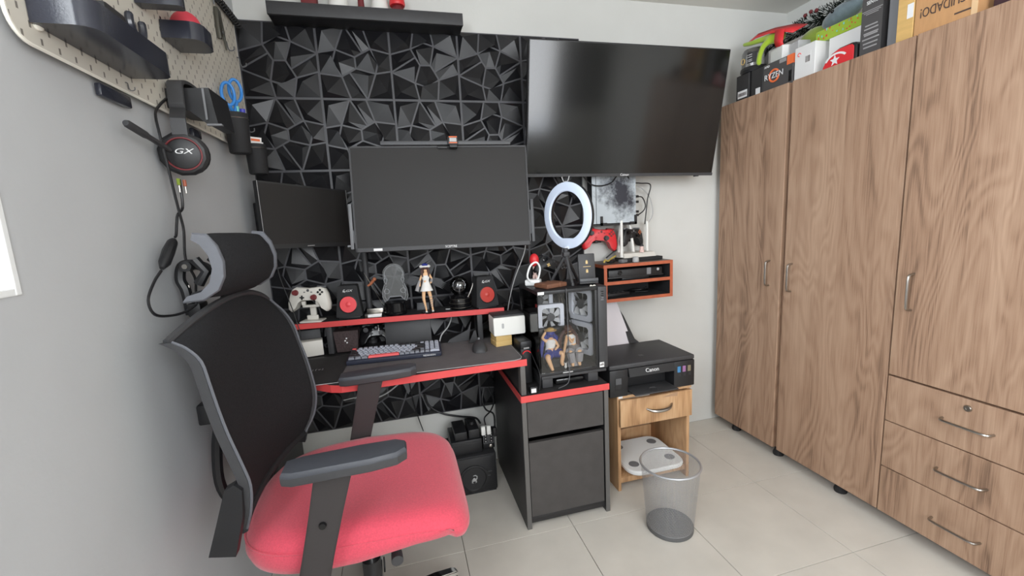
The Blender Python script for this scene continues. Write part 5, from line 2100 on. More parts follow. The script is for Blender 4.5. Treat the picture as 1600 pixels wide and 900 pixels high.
# ================================================================== WASTE BIN
t = thing('waste_bin', 'silver wire mesh waste bin on the tiled floor', 'bin', (1.522, -.722, 0))
bx, by = 1.522, -.722
bd = B()
bd.lathe((bx, by, 0), [(.088, .0), (.090, .002), (.0905, .018), (.088, .020)], 40)
obj('base', bd, 'darksteel', t)
bd = B()
bd.tube([Vector((bx + .1125 * math.cos(2 * PI * i / 48), by + .1125 * math.sin(2 * PI * i / 48), .279)) for i in range(48)], .0045, 8, closed=True)
obj('rim', bd, 'wire', t)
bd = B()
NW = 118
for sg in (-1, 1):
    for k_ in range(NW):
        a0 = 2 * PI * k_ / NW
        rg = []
        for i in range(9):
            f_ = i / 8
            a = a0 + sg * f_ * .9
            r_ = .0898 + (.1125 - .0898) * f_
            z = .018 + f_ * .261
            c_, s_ = math.cos(a), math.sin(a)
            tn = Vector((-s_, c_, 0)) * .00052
            p = Vector((bx + r_ * c_, by + r_ * s_, z))
            rg.append([p - tn, p + tn])
        bd.loft(rg, False, False, False)
o = obj('wire_mesh', bd, 'wire', t, False)
o['kind'] = 'stuff'

# ================================================================== UNDER THE DESK
t = thing('subwoofer', 'black subwoofer with a silver scorpion emblem on the floor under the desk', 'speaker', (.81, -.17, 0))
bd = B()
bd.box(.692, .917, -.255, -.035, .006, .192, .008)
bd.box(.70, .91, -.25, -.04, 0, .006)
obj('cabinet', bd, 'blackmatt', t)
bd = B()
bd.box(.70, .909, -.2585, -.2552, .014, .184, .003)
obj('front_panel', bd, 'black', t)
bd = B()
bd.lathe((.806, -.2588, .082), [(.066, 0), (.066, .004), (.058, .005), (.054, .001)], 40, (0, -1, 0))
obj('driver_ring', bd, 'black', t)
bd = B()
c_ = Vector((.806, -.2612, .080))
PP = lambda u2, v2: c_ + Vector((u2, 0, v2))
bd.tube([PP(.002, -.004), PP(.013, .002), PP(.014, .012), PP(.006, .019), PP(-.004, .017)], [.003, .003, .0028, .0024, .0015], 6)
bd.ball(PP(0, -.002), (.007, .003, .009), 10, 8)
for s2 in (-1, 1):
    for k_ in range(3):
        bd.tube([PP(0, -.002 - .003 * k_), PP(.009 * s2, -.001 - .005 * k_), PP(.011 * s2, -.008 - .005 * k_)], [.0016, .0014, .0008], 5)
    bd.tube([PP(.003 * s2, -.006), PP(.010 * s2, -.014), PP(.005 * s2, -.019)], [.002, .0022, .001], 5)
obj('scorpion_emblem', bd, 'lightgrey', t)
bd = B()
for (x0, z0) in ((.88, .105), (.872, .085)):
    bd.box(x0 - .006, x0 + .012, -.2595, -.2586, z0 - .002, z0 + .002)
obj('printed_mark', bd, 'midgrey', t, False)
t = thing('power_backup', 'black power backup unit standing on the subwoofer', 'power unit', (.77, -.17, .193))
bd = B()
bd.box(.715, .858, -.235, -.07, .1935, .262, .004)
bd.box(.735, .792, -.225, -.09, .262, .300, .003)
bd.box(.800, .850, -.225, -.09, .262, .305, .003)
bd.lathe((.825, -.16, .305), [(.014, 0), (.012, .012)], 14)
obj('housing', bd, 'black', t)
bd = B()
bd.box(.72, .853, -.2362, -.2352, .244, .246)
obj('seam', bd, 'charcoal', t, False)
t = thing('power_strip', 'upright black power strip with white plugs beside the cabinet', 'power strip', (.893, -.2, .193))
bd = B()
bd.box(.866, .922, -.215, -.175, .1935, .285, .004)
obj('strip_body', bd, 'black', t)
for (x0, z0) in ((.879, .25), (.906, .25)):
    bd = B()
    for q in ((x0 - .011, x0 - .0095, z0 - .028, z0 + .02), (x0 + .0095, x0 + .011, z0 - .028, z0 + .02), (x0 - .011, x0 + .011, z0 - .0295, z0 - .028), (x0 - .011, x0 + .011, z0 + .02, z0 + .0215)):
        bd.box(q[0], q[1], -.2158, -.215, q[2], q[3])
    o = obj('socket', bd, 'grey', t, False)
    bd = B()
    for k_ in range(3):
        bd.disc((x0, -.215, z0 - .02 + .015 * k_), (0, -1, 0), .0022, .0012, 8)
    obj('contact', bd, 'printwhite', o)
bd = B()
bd.lathe((.902, -.2152, .205), [(.010, 0), (.010, .004), (.006, .006)], 14, (0, -1, 0))
obj('switch', bd, 'steel', t)
for i, x0 in enumerate((.868, .894)):
    bd = B()
    bd.box(x0 - .010, x0 + .010, -.235, -.2162, .272, .315, .004)
    tag(obj('plug_adapter', bd, 'white'), ('left white plug on the black power strip', 'right white plug on the black power strip')[i], 'plug', 'white plugs on the power strip')
bd = B()
bd.box(.912, .930, -.245, -.217, .262, .305, .004)
tag(obj('plug_adapter', bd, 'black'), 'black plug beside the white plugs on the power strip', 'plug')
cable('black_cable', [(.62, -.03, .44), (.64, -.03, .37), (.70, -.04, .325), (.78, -.06, .305), (.85, -.12, .312), (.862, -.19, .316)], .005, 'black', 'thick black cable sagging across the wall under the desk')
cable('black_cable', [(.905, -.10, .45), (.89, -.12, .40), (.90, -.15, .36), (.93, -.18, .345), (.925, -.225, .30)], .004, 'black', 'black cable curving into the power strip')
cable('black_cable', [(.93, -.10, .45), (.945, -.13, .39), (.92, -.17, .36), (.882, -.205, .345), (.881, -.225, .318)], .0035, 'black', 'second black cable tangled above the power strip')
cable('white_cable', [(.30, -.04, .47), (.36, -.05, .455), (.44, -.06, .475), (.52, -.07, .53), (.60, -.30, .67), (.63, -.45, .695)], .0035, 'lightgrey', 'white cable hanging under the desk')
bd = B()
bd.tube([(.25, -.04, .466), (.31, -.04, .472), (.345, -.045, .468)], [.0015, .002, .006], 6)
tag(obj('white_plug', bd, 'white'), 'white cable plug end under the desk by the wall', 'plug')
cable('thin_cable', [(.552, -.03, .69), (.553, -.03, .60), (.56, -.03, .45), (.58, -.03, .33), (.60, -.04, .25)], .0025, 'black', 'thin dark cable hanging straight down the wall panels')
cable('white_cable', [(1.105, -.275, 1.165), (1.10, -.24, 1.10), (1.06, -.20, .98), (1.035, -.17, .86), (1.02, -.15, .728)], .0025, 'lightgrey', 'white cable slanting down right of the large monitor')

# ================================================================== PICTURE LEDGE HIGH ON THE BACK WALL
t = thing('wall_ledge', 'narrow black ledge high on the back wall above the faceted panels', 'shelf', (.53, -.05, 2.093))
bd = B()
bd.box(.150, .914, -.105, .0095, 2.095, 2.112, .001)
obj('board', bd, 'black', t)
bd = B()
bd.box(.150, .914, -.120, -.1052, 2.092, 2.140, .001)
obj('front_lip', bd, 'charcoal', t)
for i, (x0, r_, h_, lab) in enumerate(((.41, .042, .16, 'white rounded figure on the high ledge, second from its left'), (.575, .038, .15, 'white rounded figure on the high ledge next to the red capped toy'))):
    bd = B()
    bd.lathe((x0, -.045, 2.1125), [(r_ * .9, 0), (r_, .012), (r_, .05), (r_ * .8, .09), (r_ * .85, .12), (r_ * .3, h_)], 24)
    tag(obj('ledge_ornament', bd, 'white'), lab, 'ornament')
t = thing('capped_toy', 'small dark toy with a wide plain red cap on the high ledge', 'toy', (.645, -.045, 2.1125))
bd = B()
bd.lathe((.647, -.06, 2.1125), [(.018, 0), (.024, .02), (.026, .05), (.02, .062)], 20)
obj('body', bd, 'darkred', t)
bd = B()
bd.lathe((.647, -.06, 2.176), [(.030, 0), (.033, .006), (.030, .03), (.018, .045), (.004, .05)], 24)
obj('cap', bd, 'red', t)
bd = B()
bd.box(.27, .33, -.08, -.02, 2.1125, 2.21, .006)
tag(obj('ledge_box', bd, 'darkred'), 'dark purple red box at the left of the high ledge', 'box')
bd = B()
bd.lathe((.50, -.06, 2.1125), [(.012, 0), (.014, .03), (.012, .09)], 16)
tag(obj('ledge_ornament', bd, 'darkred'), 'slim dark red ornament between the two white figures on the ledge', 'ornament')

# ================================================================== PEGBOARD ON THE LEFT WALL
t = thing('pegboard', 'large cream pegboard with rows of slots on the left wall', 'pegboard', (.012, -.66, 1.576))
PY = [(-1.222, -.085), (1.576, 2.10)]
w_, h_ = PY[0][1] - PY[0][0], PY[1][1] - PY[1][0]
bd = B()
bd.prism(rrect(w_, h_, .04, 6), (.020, (PY[0][0] + PY[0][1]) / 2, (PY[1][0] + PY[1][1]) / 2), (0, 1, 0), (0, 0, 1), -.005)
obj('board', bd, 'peg', t)
bd = B()
bd.tube([Vector((.0175, p[0] + (PY[0][0] + PY[0][1]) / 2, p[1] + (PY[1][0] + PY[1][1]) / 2)) for p in rrect(w_ + .002, h_ + .002, .041, 6)], .0032, 6, closed=True)
obj('edge', bd, 'cream', t)
bd = B()
for (yy, zz) in ((-1.18, 1.62), (-.13, 1.62), (-1.18, 2.06), (-.13, 2.06), (-.65, 1.62), (-.65, 2.06)):
    bd.cyl((.0005, yy, zz), (.0148, yy, zz), .012, n=12)
obj('spacer', bd, 'white', t)
bd = B()
bd.lathe((.0203, -1.165, 1.612), [(.010, 0), (.010, .004), (.006, .006)], 16, (1, 0, 0))
obj('screw_cap', bd, 'cream', t)


def wall_tray(y0, y1, x1, z0, z1, label):
    t_ = thing('pegboard_tray', label, 'tray', (.06, (y0 + y1) / 2, z0))
    wy = y1 - y0
    cy, cx = (y0 + y1) / 2, (.0215 + x1) / 2
    r_ = min(.03, wy * .3)
    out = [(.0215, y0), (x1 - r_, y0)] + [(x1 - r_ + r_ * math.sin(R(a)), y0 + r_ - r_ * math.cos(R(a))) for a in (30, 60, 90)] + [(x1 - r_ + r_ * math.cos(R(a)), y1 - r_ + r_ * math.sin(R(a))) for a in (0, 30, 60, 90)] + [(.0215, y1)]
    ins = [(cx + (p[0] - cx) * .93, cy + (p[1] - cy) * (1 - .006 / wy * 1.0)) for p in out]
    bd_ = B()
    V_ = lambda P, z: [Vector((p[0], p[1], z)) for p in P]
    bd_.loft([V_(out, z0), V_(out, z1), V_(ins, z1), V_(ins, z0 + .003)], True, True)
    obj('tray_body', bd_, 'traydark', t_, ang=40)
    bd_ = B()
    for yy in (y0 + .012, y1 - .012):
        bd_.box(.0203, .0214, yy - .003, yy + .003, z1 - .004, z1 + .012, .0004, seg=1)
    obj('hanger', bd_, 'traydark', t_)
    return t_


wall_tray(-1.182, -.905, .108, 1.608, 1.655, 'long dark grey tray on the lower left of the pegboard')
wall_tray(-.722, -.618, .112, 1.765, 1.808, 'short dark grey tray holding the red ball on the pegboard')
wall_tray(-.832, -.800, .115, 1.797, 1.86, 'narrow dark tray at the top of the photo on the pegboard')
bd = B()
bd.ball((.062, -.668, 1.812), (.036, .036, .04), 24, 16)
tag(obj('red_ball', bd, 'pinkred'), 'plain red ball sitting in the short pegboard tray', 'ball')
bd = B()
bd.box(.03, .06, -1.14, -1.10, 1.612, 1.70, .006)
bd.box(.06, .085, -1.09, -1.02, 1.612, 1.69, .008)
tag(obj('tray_contents', bd, 'black'), 'black gadget standing in the long pegboard tray', 'gadget')
# plier-like grips
t = thing('hand_tool', 'small pliers with two dark rounded grips above the long tray', 'pliers', (.03, -.86, 1.70))
for (y0, y1) in ((-.895, -.875), (-.845, -.858)):
    bd = B()
    bd.tube(bez([(.034, (y0 + y1) / 2, 1.662), (.034, y1, 1.69), (.034, y0, 1.725), (.034, y0, 1.75)], 5), [.006] * 5 + [.0085] * 10 + [.006], 8)
    obj('grip', bd, 'traydark', t)
bd = B()
bd.cyl((.0285, -.866, 1.662), (.038, -.866, 1.662), .007, n=12)
bd.tube([(.034, -.866, 1.662), (.034, -.866, 1.64)], [.006, .002], 8)
obj('jaw', bd, 'steel', t)
# multitool hanging
t = thing('multitool', 'dark olive multitool hanging at the right of the pegboard', 'multitool', (.03, -.29, 1.93))
M['olivemetal'] = mat('olive_metal', (76, 74, 66), .45, .3)
bd = B(frame((.031, -.290, 1.978), R(90), 0, R(8)))
bd.prism([(-.016, .05), (.016, .05), (.018, .02), (.012, -.03), (.004, -.052), (-.004, -.052), (-.014, -.02)], (0, -.004, 0), (1, 0, 0), (0, 0, 1), -.012, .002)
obj('handle', bd, 'olivemetal', t)
bd = B(frame((.031, -.262, 1.965), R(90), 0, R(-10)))
bd.prism([(-.006, .05), (.006, .045), (.008, -.02), (.002, -.06), (-.005, -.02)], (0, -.003, 0), (1, 0, 0), (0, 0, 1), -.006, .001)
obj('blade', bd, 'olivemetal', t)
bd = B()
bd.tube(bez([(.03, -.31, 2.03), (.032, -.318, 2.05), (.03, -.325, 2.075)], 4), .0028, 6)
bd.lathe((.038, -.29, 1.95), [(.004, 0), (.004, .003)], 10, (1, 0, 0))
obj('clip', bd, 'darksteel', t)
for i, (yy, zz) in enumerate(((-.232, 1.925), (-.105, 1.912), (-.115, 1.665), (-.93, 1.582))):
    bd = B()
    k_ = .5 if i == 3 else 1
    bd.tube(bez([(.0205, yy + k_ * b_, zz + k_ * c_) if a_ == 0 else (.0205 + k_ * a_, yy + k_ * b_, zz + k_ * c_) for a_, b_, c_ in ((0, 0, .022), (.0075, .003, .018), (.0095, .003, 0), (.0135, .008, -.010), (.0255, .012, -.006), (.0275, .012, .006))], 4), .0022 * k_, 6)
    tag(obj('peg_hook', bd, 'darksteel'), ('dark metal hook below the multitool on the pegboard', 'dark hook at the right edge of the pegboard under the spring comb', 'dark hook beside the pen cup on the pegboard', 'dark hook at the lower edge of the pegboard above the black clip')[i], 'hook')
# comb of small rings along the upper right edge
t = thing('spring_comb', 'row of small dark coils along the top right of the pegboard', 'coil', (.035, -.16, 2.05))
bd = B()
pts = []
for i in range(150):
    f_ = i / 149
    a = f_ * 2 * PI * 12
    pts.append(Vector((.034 + .011 * math.cos(a), -.30 + .225 * f_, 2.062 + .011 * math.sin(a))))
bd.tube(pts, .0022, 5)
obj('coil', bd, 'blackmatt', t)
bd = B()
bd.cyl((.034, -.30, 2.062), (.034, -.072, 2.062), .006, n=10)
bd.box(.0203, .034, -.29, -.283, 2.056, 2.068)
bd.box(.0203, .034, -.10, -.093, 2.056, 2.068)
bd.lathe((.034, -.072, 2.062), [(.009, 0), (.009, .004)], 12, (0, 1, 0))
obj('rod', bd, 'blackmatt', t)
for i, (y0, y1, lab) in enumerate(((-1.012, -.905, 'flat black strip under the lower edge of the pegboard'), (-.60, -.545, 'short black strip under the pegboard beside the pen cup'))):
    bd = B()
    bd.box(.004, .016, y0, y1, 1.543, 1.569, .004)
    tag(obj('wall_strip', bd, 'traydark'), lab, 'strip')

# headset holder and headset
t = thing('headset_holder', 'broad black bracket on the pegboard carrying the headset', 'bracket', (.07, -.74, 1.545))
bd = B()
bd.loft([[Vector(p) for p in ((.021, -.752, 1.632), (.120, -.752, 1.636), (.128, -.745, 1.548), (.105, -.752, 1.546), (.07, -.752, 1.578), (.021, -.752, 1.585))], [Vector(p) for p in ((.021, -.62, 1.632), (.120, -.62, 1.636), (.128, -.62, 1.548), (.105, -.62, 1.546), (.07, -.62, 1.578), (.021, -.62, 1.585))]])
obj('bracket_body', bd, 'black', t)
bd = B()
bd.box(.104, .109, -.7535, -.7525, 1.556, 1.634)
bd.box(.105, .140, -.7565, -.745, 1.541, 1.5455)
obj('edge_strip', bd, 'grey', t, False)
t = thing('headset', 'black gaming headset with a long microphone hanging on the pegboard bracket', 'headset', (.055, -.79, 1.40))
hc = Vector((.060, -.800, 1.462))
ax = Vector((.22, -1, -.12)).normalized()
s_ = ax.cross(Vector((0, 0, 1))).normalized()
v_ = s_.cross(ax)
bd = B()
bd.lathe(hc - ax * .012, [(.046, 0), (.054, .006), (.054, .016), (.047, .022), (.040, .024), (.038, .020), (.030, .022), (.020, .024), (.004, .026)], 12, ax)
obj('ear_cup', bd, 'black', t, ang=25)
bd = B()
bd.tube([hc + ax * .0125 + (s_ * math.cos(2 * PI * i / 30) + v_ * math.sin(2 * PI * i / 30)) * .0385 for i in range(30)], .0022, 5, closed=True)
obj('red_ring', bd, 'darkred', t)
bd = B()
bd.lathe(hc - ax * .04, [(.044, 0), (.052, .006), (.052, .020), (.046, .027)], 24, ax)
obj('ear_cushion', bd, 'blackmatt', t)
text('GX', .018, hc + ax * .0148 + v_ * .006, s_ * -1 if s_.x < 0 else s_, v_, 'printwhite', t, sx=1.5, shear=.3)
bd = B()
top = Vector((.052, -.775, 1.630))
bd.loft([[c_ + s_ * a_ + ax * b_ for a_, b_ in ((-.016, .006), (.016, .006), (.016, -.006), (-.016, -.006))] for c_ in (hc + v_ * .035 + ax * .004, hc + v_ * .085, top + Vector((0, .002, -.05)))])
obj('yoke', bd, 'charcoal', t)
bd = B()
arcp = [top + Vector((0, .0, -.052)), top + Vector((0, .002, -.02)), top + Vector((0, .010, .008)), top + Vector((0, .05, .018)), top + Vector((0, .11, .016)), top + Vector((0, .165, -.004))]
bp_ = bez(arcp, 5)
bd.loft([[p + Vector((-.018, 0, 0)), p + Vector((.018, 0, 0)), p + Vector((.017, 0, 0)) + Vector((0, -.004, .008)), p + Vector((-.017, 0, 0)) + Vector((0, -.004, .008))] for p in bp_])
obj('headband', bd, 'charcoal', t)
bd = B()
bd.box(.038, .066, -.783, -.777, 1.505, 1.53, .002)
obj('slider', bd, 'midgrey', t)
bd = B()
mb = hc - s_ * .0 + ax * .010 + Vector((-.022, 0, .012))
mb = Vector((.040, -.822, 1.468))
me_ = Vector((.034, -.985, 1.497))
bd.tube([mb.lerp(me_, f_) for f_ in (0, .1, .55, .62, .95, 1)], [.005, .0065, .0065, .0085, .0085, .006], 10)
obj('microphone', bd, 'charcoal', t)
bd = B()
bd.tube(bez([(.040, -.80, 1.40), (.036, -.79, 1.378), (.035, -.795, 1.33), (.033, -.822, 1.312), (.033, -.835, 1.29), (.034, -.85, 1.262), (.036, -.862, 1.256)], 5), .0032, 6)
bd.tube(bez([(.024, -.757, 1.606), (.025, -.80, 1.58), (.027, -.835, 1.55), (.035, -.85, 1.50), (.038, -.845, 1.44), (.037, -.83, 1.36), (.036, -.818, 1.312), (.036, -.812, 1.27), (.037, -.83, 1.20), (.05, -.828, 1.15), (.070, -.885, 1.12), (.070, -.892, 1.09)], 5), .0032, 6)
bd.tube(bez([(.036, -.952, 1.182), (.034, -.985, 1.16), (.034, -1.02, 1.125), (.036, -1.01, 1.092), (.04, -.96, 1.078), (.055, -.92, 1.078), (.070, -.892, 1.09)], 5), .0032, 6)
obj('cable', bd, 'black', t)
bd = B()
bd.tube([(.036, -.872, 1.250), (.036, -.879, 1.244), (.036, -.905, 1.223), (.036, -.932, 1.198), (.036, -.947, 1.187)], [.006, .011, .013, .012, .005], 10)
obj('inline_remote', bd, 'black', t)
for (yy, mm) in ((-.802, 'olive'), (-.768, 'cherry')):
    bd = B()
    bd.tube([(.038, yy, 1.402), (.038, yy, 1.386)], .0042, 8)
    o = obj('plug', bd, mm, t)
    bd = B()
    bd.tube([(.038, yy, 1.385), (.038, yy, 1.368)], .0022, 6)
    obj('jack', bd, 'steel', o)


def wall_cup(c, r_, h_, label):
    t_ = thing('pegboard_cup', label, 'cup', c)
    bd_ = B()
    bd_.lathe(c, [(r_ * .82, 0), (r_ * .9, .004), (r_, h_ * .85), (r_, h_), (r_ * .92, h_), (r_ * .9, h_ - .02), (r_ * .8, .006)], 28)
    obj('cup_body', bd_, 'blackmatt', t_)
    bd_ = B()
    bd_.tube([Vector((c[0] + r_ * 1.01 * math.cos(2 * PI * i / 28), c[1] + r_ * 1.01 * math.sin(2 * PI * i / 28), c[2] + h_ * .86)) for i in range(28)], .0016, 5, closed=True)
    obj('metal_ring', bd_, 'steel', t_)
    bd_ = B()
    bd_.box(.0203, c[0] - r_ * .9, c[1] - .006, c[1] + .006, c[2] + h_ * .8, c[2] + h_ * .92, .001)
    obj('hanger', bd_, 'blackmatt', t_)
    return t_


wall_cup((.062, -.362, 1.532), .037, .132, 'black cup holding blue scissors and pens on the pegboard')
wall_cup((.074, -.222, 1.478), .036, .108, 'lower black cup holding pale cards near the corner')
t = thing('scissors', 'blue handled scissors standing in the black cup', 'scissors', (.055, -.36, 1.58))
for (y0, lean) in ((-.385, -.05), (-.345, .10)):
    bd = B()
    cx_, cy_, cz_ = .055 + (.012 if lean > 0 else 0), y0, 1.722 + (.022 if lean > 0 else 0)
    bd.tube([Vector((cx_ + .016 * math.cos(a), cy_ + .010 * math.cos(a), cz_ + .036 * math.sin(a))) for a in [2 * PI * i / 22 for i in range(22)]], .0052, 8, closed=True)
    bd.tube([(cx_, cy_, cz_ - .034), (.058, -.362, 1.655)], [.006, .006], 8)
    obj('handle', bd, 'blue', t)
bd = B()
bd.box(.052, .064, -.366, -.358, 1.56, 1.655, .001)
obj('blade', bd, 'steel', t)
for i, (xx, yy, mm, lab, zt) in enumerate(((.068, -.352, 'teal', 'pale teal pen in the black cup beside the scissors', 1.690), (.082, -.35, 'purple', 'thick blue pen in the black cup beside the scissors', 1.682))):
    bd = B()
    bd.cyl((xx, yy, 1.56), (xx, yy, zt), .0055 if i == 0 else .009, n=12)
    tag(obj('pen', bd, mm), lab, 'pen')
bd = B(frame((.072, -.222, 1.50), R(40), R(10)))
bd.box(-.024, .018, -.001, 0, 0, .112)
bd.box(-.012, .026, .004, .005, 0, .096)
t = tag(obj('paper_card', bd, 'paper', None, False), 'pale cards with a small orange print in the lower black cup', 'card')
bd = B(frame((.072, -.222, 1.50), R(40), R(10)))
bd.box(-.020, .012, -.0016, -.0011, .098, .106)
obj('orange_print', bd, 'orange', t, False)

# ================================================================== OFFICE CHAIR
t = thing('office_chair', 'office chair with a red fabric seat and black mesh back', 'chair', (.40, -.86, 0))
SX, SY, HX, HY = .402, -.862, .285, .252


def srect(hx, hy, n_=72, p=4.0):
    out = []
    for i in range(n_):
        a = 2 * PI * i / n_
        c_, s2 = math.cos(a), math.sin(a)
        q = p + (3.0 if c_ > 0 else -.6)
        out.append((hx * math.copysign(abs(c_) ** (2 / q), c_), hy * math.copysign(abs(s2) ** (2 / q), s2)))
    return out


rings = []
for k_, z in ((.84, .458), (.93, .455), (.975, .464), (1.0, .486), (.995, .510), (.965, .532), (.91, .546), (.80, .553), (.6, .553), (.35, .550), (.1, .549)):
    rg = []
    for (x, y) in srect(HX * (k_ if k_ > .9 else k_), HY * k_):
        u2, v2 = x / HX, y / HY
        narrow = 1 - .07 * max(0, -u2) ** 2
        zz = z - (.030 * max(0, u2) ** 3 if z > .49 else .012 * max(0, u2 - .2) ** 2 * -1 * 0)
        if k_ >= .6 and z > .5:
            zz += .010 * abs(v2) ** 2 * (1 - abs(u2)) - .004
        if u2 > .82 and z < .50:
            zz -= .020 * min(1, (u2 - .82) / .14)
        # side dip along the front half of the near and far edges
        if z < .50 and abs(v2) > .8 and .25 < u2 < .80:
            zz += .014
        rg.append(Vector((SX + x, SY + y * narrow, zz)))
    rings.append(rg)
bd = B()
bd.loft(rings)
obj('seat', bd, 'seat', t, ang=70)
bd = B()
sm = []
for (x, y) in srect(HX * .985, HY * .985):
    u2, v2 = x / HX, y / HY
    narrow = 1 - .07 * max(0, -u2) ** 2
    sm.append(Vector((SX + x * 1.005, SY + y * narrow * 1.005, .517 - .030 * max(0, u2) ** 3 - .012 * max(0, u2) ** 2)))
bd.tube(sm, .0022, 5, closed=True)
obj('seam', bd, 'seat', t)
bd = B()
bd.box(.20, .60, -1.03, -.70, .436, .4545, .008)
bd.box(.32, .48, -.95, -.76, .395, .436, .01)
obj('seat_pan', bd, 'blackmatt', t)

# back: curved mesh sheet; rows (z, near x, far x, centre x)
BY0, BY1 = -1.092, -.572
RW = [(.585, .160, .196, .150), (.64, .180, .226, .158), (.70, .189, .238, .160), (.75, .180, .236, .160), (.83, .161, .224, .156), (.90, .149, .208, .150), (.95, .142, .198, .146), (1.0, .134, .176, .140), (1.035, .112, .152, .136), (1.055, .088, .138, .134)]


def back_pt(u2, row, d=0.0):
    z, xn, xf, xc = row
    y = BY0 + (BY1 - BY0) * u2
    e = xn + (xf - xn) * u2
    s2 = 4 * u2 * (1 - u2)
    x = e + (xc - (xn + xf) / 2) * s2
    k_ = max(0, (z - .93) / .125)
    zz = z + (.055 * s2 - .012) * k_ ** 2 + (.0 if z > .62 else -.0)
    # shoulders narrow slightly, waist narrows to the bottom
    wv = 1 - .10 * max(0, (.66 - z) / .08)
    y = (BY0 + BY1) / 2 + (y - (BY0 + BY1) / 2) * wv
    return Vector((x + d, y, zz))


NU = 21
bd = B()
bd.loft([[back_pt(i / (NU - 1), r_) for i in range(NU)] for r_ in RW], False, False, False)
o = obj('backrest_mesh', bd, 'meshfab', t, ang=80)
md = o.modifiers.new('th', 'SOLIDIFY')
md.thickness = .008
md.offset = 0
o.modifiers.new('ss', 'SUBSURF').render_levels = 1
for nm, u2 in (('near', 0), ('far', 1)):
    bd = B()
    pts = bez([back_pt(u2, r_) for r_ in RW], 3)
    rg = []
    for p in pts:
        rg.append([p + Vector((a_, b_, 0)) for a_, b_ in ((.006, -.004), (.006, .005), (-.012, .005), (-.014, -.003))])
    bd.loft(rg)
    obj('side_frame', bd, 'charcoal', t, ang=50)
    bd = B()
    bd.tube([p + Vector((.0085, 0, 0)) for p in pts], .0032, 6)
    obj('piping', bd, 'framegrey', t)
bd = B()
pts = [back_pt(i / 20, RW[-1]) for i in range(21)]
bd.tube(pts, .0085, 8)
obj('top_frame', bd, 'charcoal', t)
bd = B()
pts = [back_pt(i / 12, RW[0]) for i in range(13)]
bd.tube(pts, .012, 8)
obj('lower_frame', bd, 'blackmatt', t)
# corner brackets and spine
for yy, dx in ((-1.094, 0), (-.575, .045)):
    bd = B()
    bd.loft([[Vector((x + dx, yy + b_, z)) for (x, z) in ((.100, .558), (.152, .546), (.178, .64), (.184, .70), (.170, .716), (.150, .706), (.128, .64))] for b_ in (-.012, .012)])
    obj('corner_bracket', bd, 'black', t, ang=30)
bd = B()
for yy in (-.885, -.775):
    bd.tube(bez([(.12, -.83 + (yy + .83) * .3, .84), (.085, yy, .80), (.058, yy, .70), (.060, yy, .58), (.13, yy + (.02 if yy < -.83 else -.02), .49), (.26, -.83, .445)], 6), .013, 8)
bd.cyl((.095, -.90, .81), (.095, -.76, .81), .016, n=12)
bd.tube([(.13, -.83, .845), (.145, -.83, .86)], .015, 8)
obj('spine', bd, 'black', t)
bd = B()
bd.box(.030, .044, -.852, -.842, .80, 1.135, .001)
obj('headrest_upright', bd, 'steel', t)
bd = B()
bd.box(.028, .062, -.89, -.80, .775, .83, .006)
bd.bar((.045, -.846, .80), (.09, -.83, .80), .04, .02, .004)
obj('upright_clamp', bd, 'black', t)
bd = B()
bd.tube(bez([(.037, -.848, 1.06), (.034, -.848, 1.12), (.026, -.848, 1.15), (.034, -.848, 1.182), (.058, -.85, 1.186), (.085, -.853, 1.178), (.10, -.855, 1.165)], 5), .0125, 8)
bd.cyl((.056, -.885, 1.184), (.056, -.82, 1.184), .013, n=12)
bd.tube([(.085, -.90, 1.20), (.105, -.90, 1.17), (.085, -.90, 1.14)], .012, 8)
bd.tube([(.085, -.81, 1.20), (.115, -.81, 1.17), (.09, -.81, 1.14)], .012, 8)
bd.box(.04, .07, -.875, -.825, 1.055, 1.09, .005)
obj('headrest_bracket', bd, 'black', t)
bd = B()
bd.cyl((.056, -.889, 1.184), (.056, -.8855, 1.184), .006, n=10)
obj('bolt', bd, 'steel', t)
# headrest: padded arc, profile in x-z swept along y with a slight bow
prof = [(.122, 1.262), (.150, 1.258), (.167, 1.232), (.176, 1.195), (.173, 1.160), (.158, 1.130), (.125, 1.110), (.082, 1.108)]
inn = [(.092, 1.120), (.122, 1.128), (.142, 1.148), (.152, 1.18), (.148, 1.212), (.134, 1.238), (.118, 1.250)]
bd = B()
rg = []
for i in range(15):
    f_ = i / 14
    y = -.972 + .236 * f_
    dx = .045 * f_ + .006 * math.sin(PI * f_)
    e_ = 1 - .12 * (abs(2 * f_ - 1) ** 6)
    cz = 1.183
    rg.append([Vector((.13 + (p[0] - .13) * e_ + dx, y, cz + (p[1] - cz) * e_ - .004 * f_)) for p in prof + inn])
bd.loft(rg)
obj('headrest_cushion', bd, 'meshfab', t, ang=40)
for yy, dx in ((-.985, -.002), (-.736, .046)):
    bd = B()
    bd.loft([[Vector((.13 + (p[0] - .13) * k_ + dx, yy + b_, 1.183 + (p[1] - 1.183) * k_)) for p in prof + inn] for b_, k_ in ((0, .97), (.004, 1.02), (.012, 1.0))])
    obj('headrest_cap', bd, 'framegrey', t, ang=40)
bd = B()
bd.tube([(.095, -.846, 1.06), (.115, -.84, 1.09), (.125, -.84, 1.112)], .012, 8)
obj('headrest_neck', bd, 'blackmatt', t)
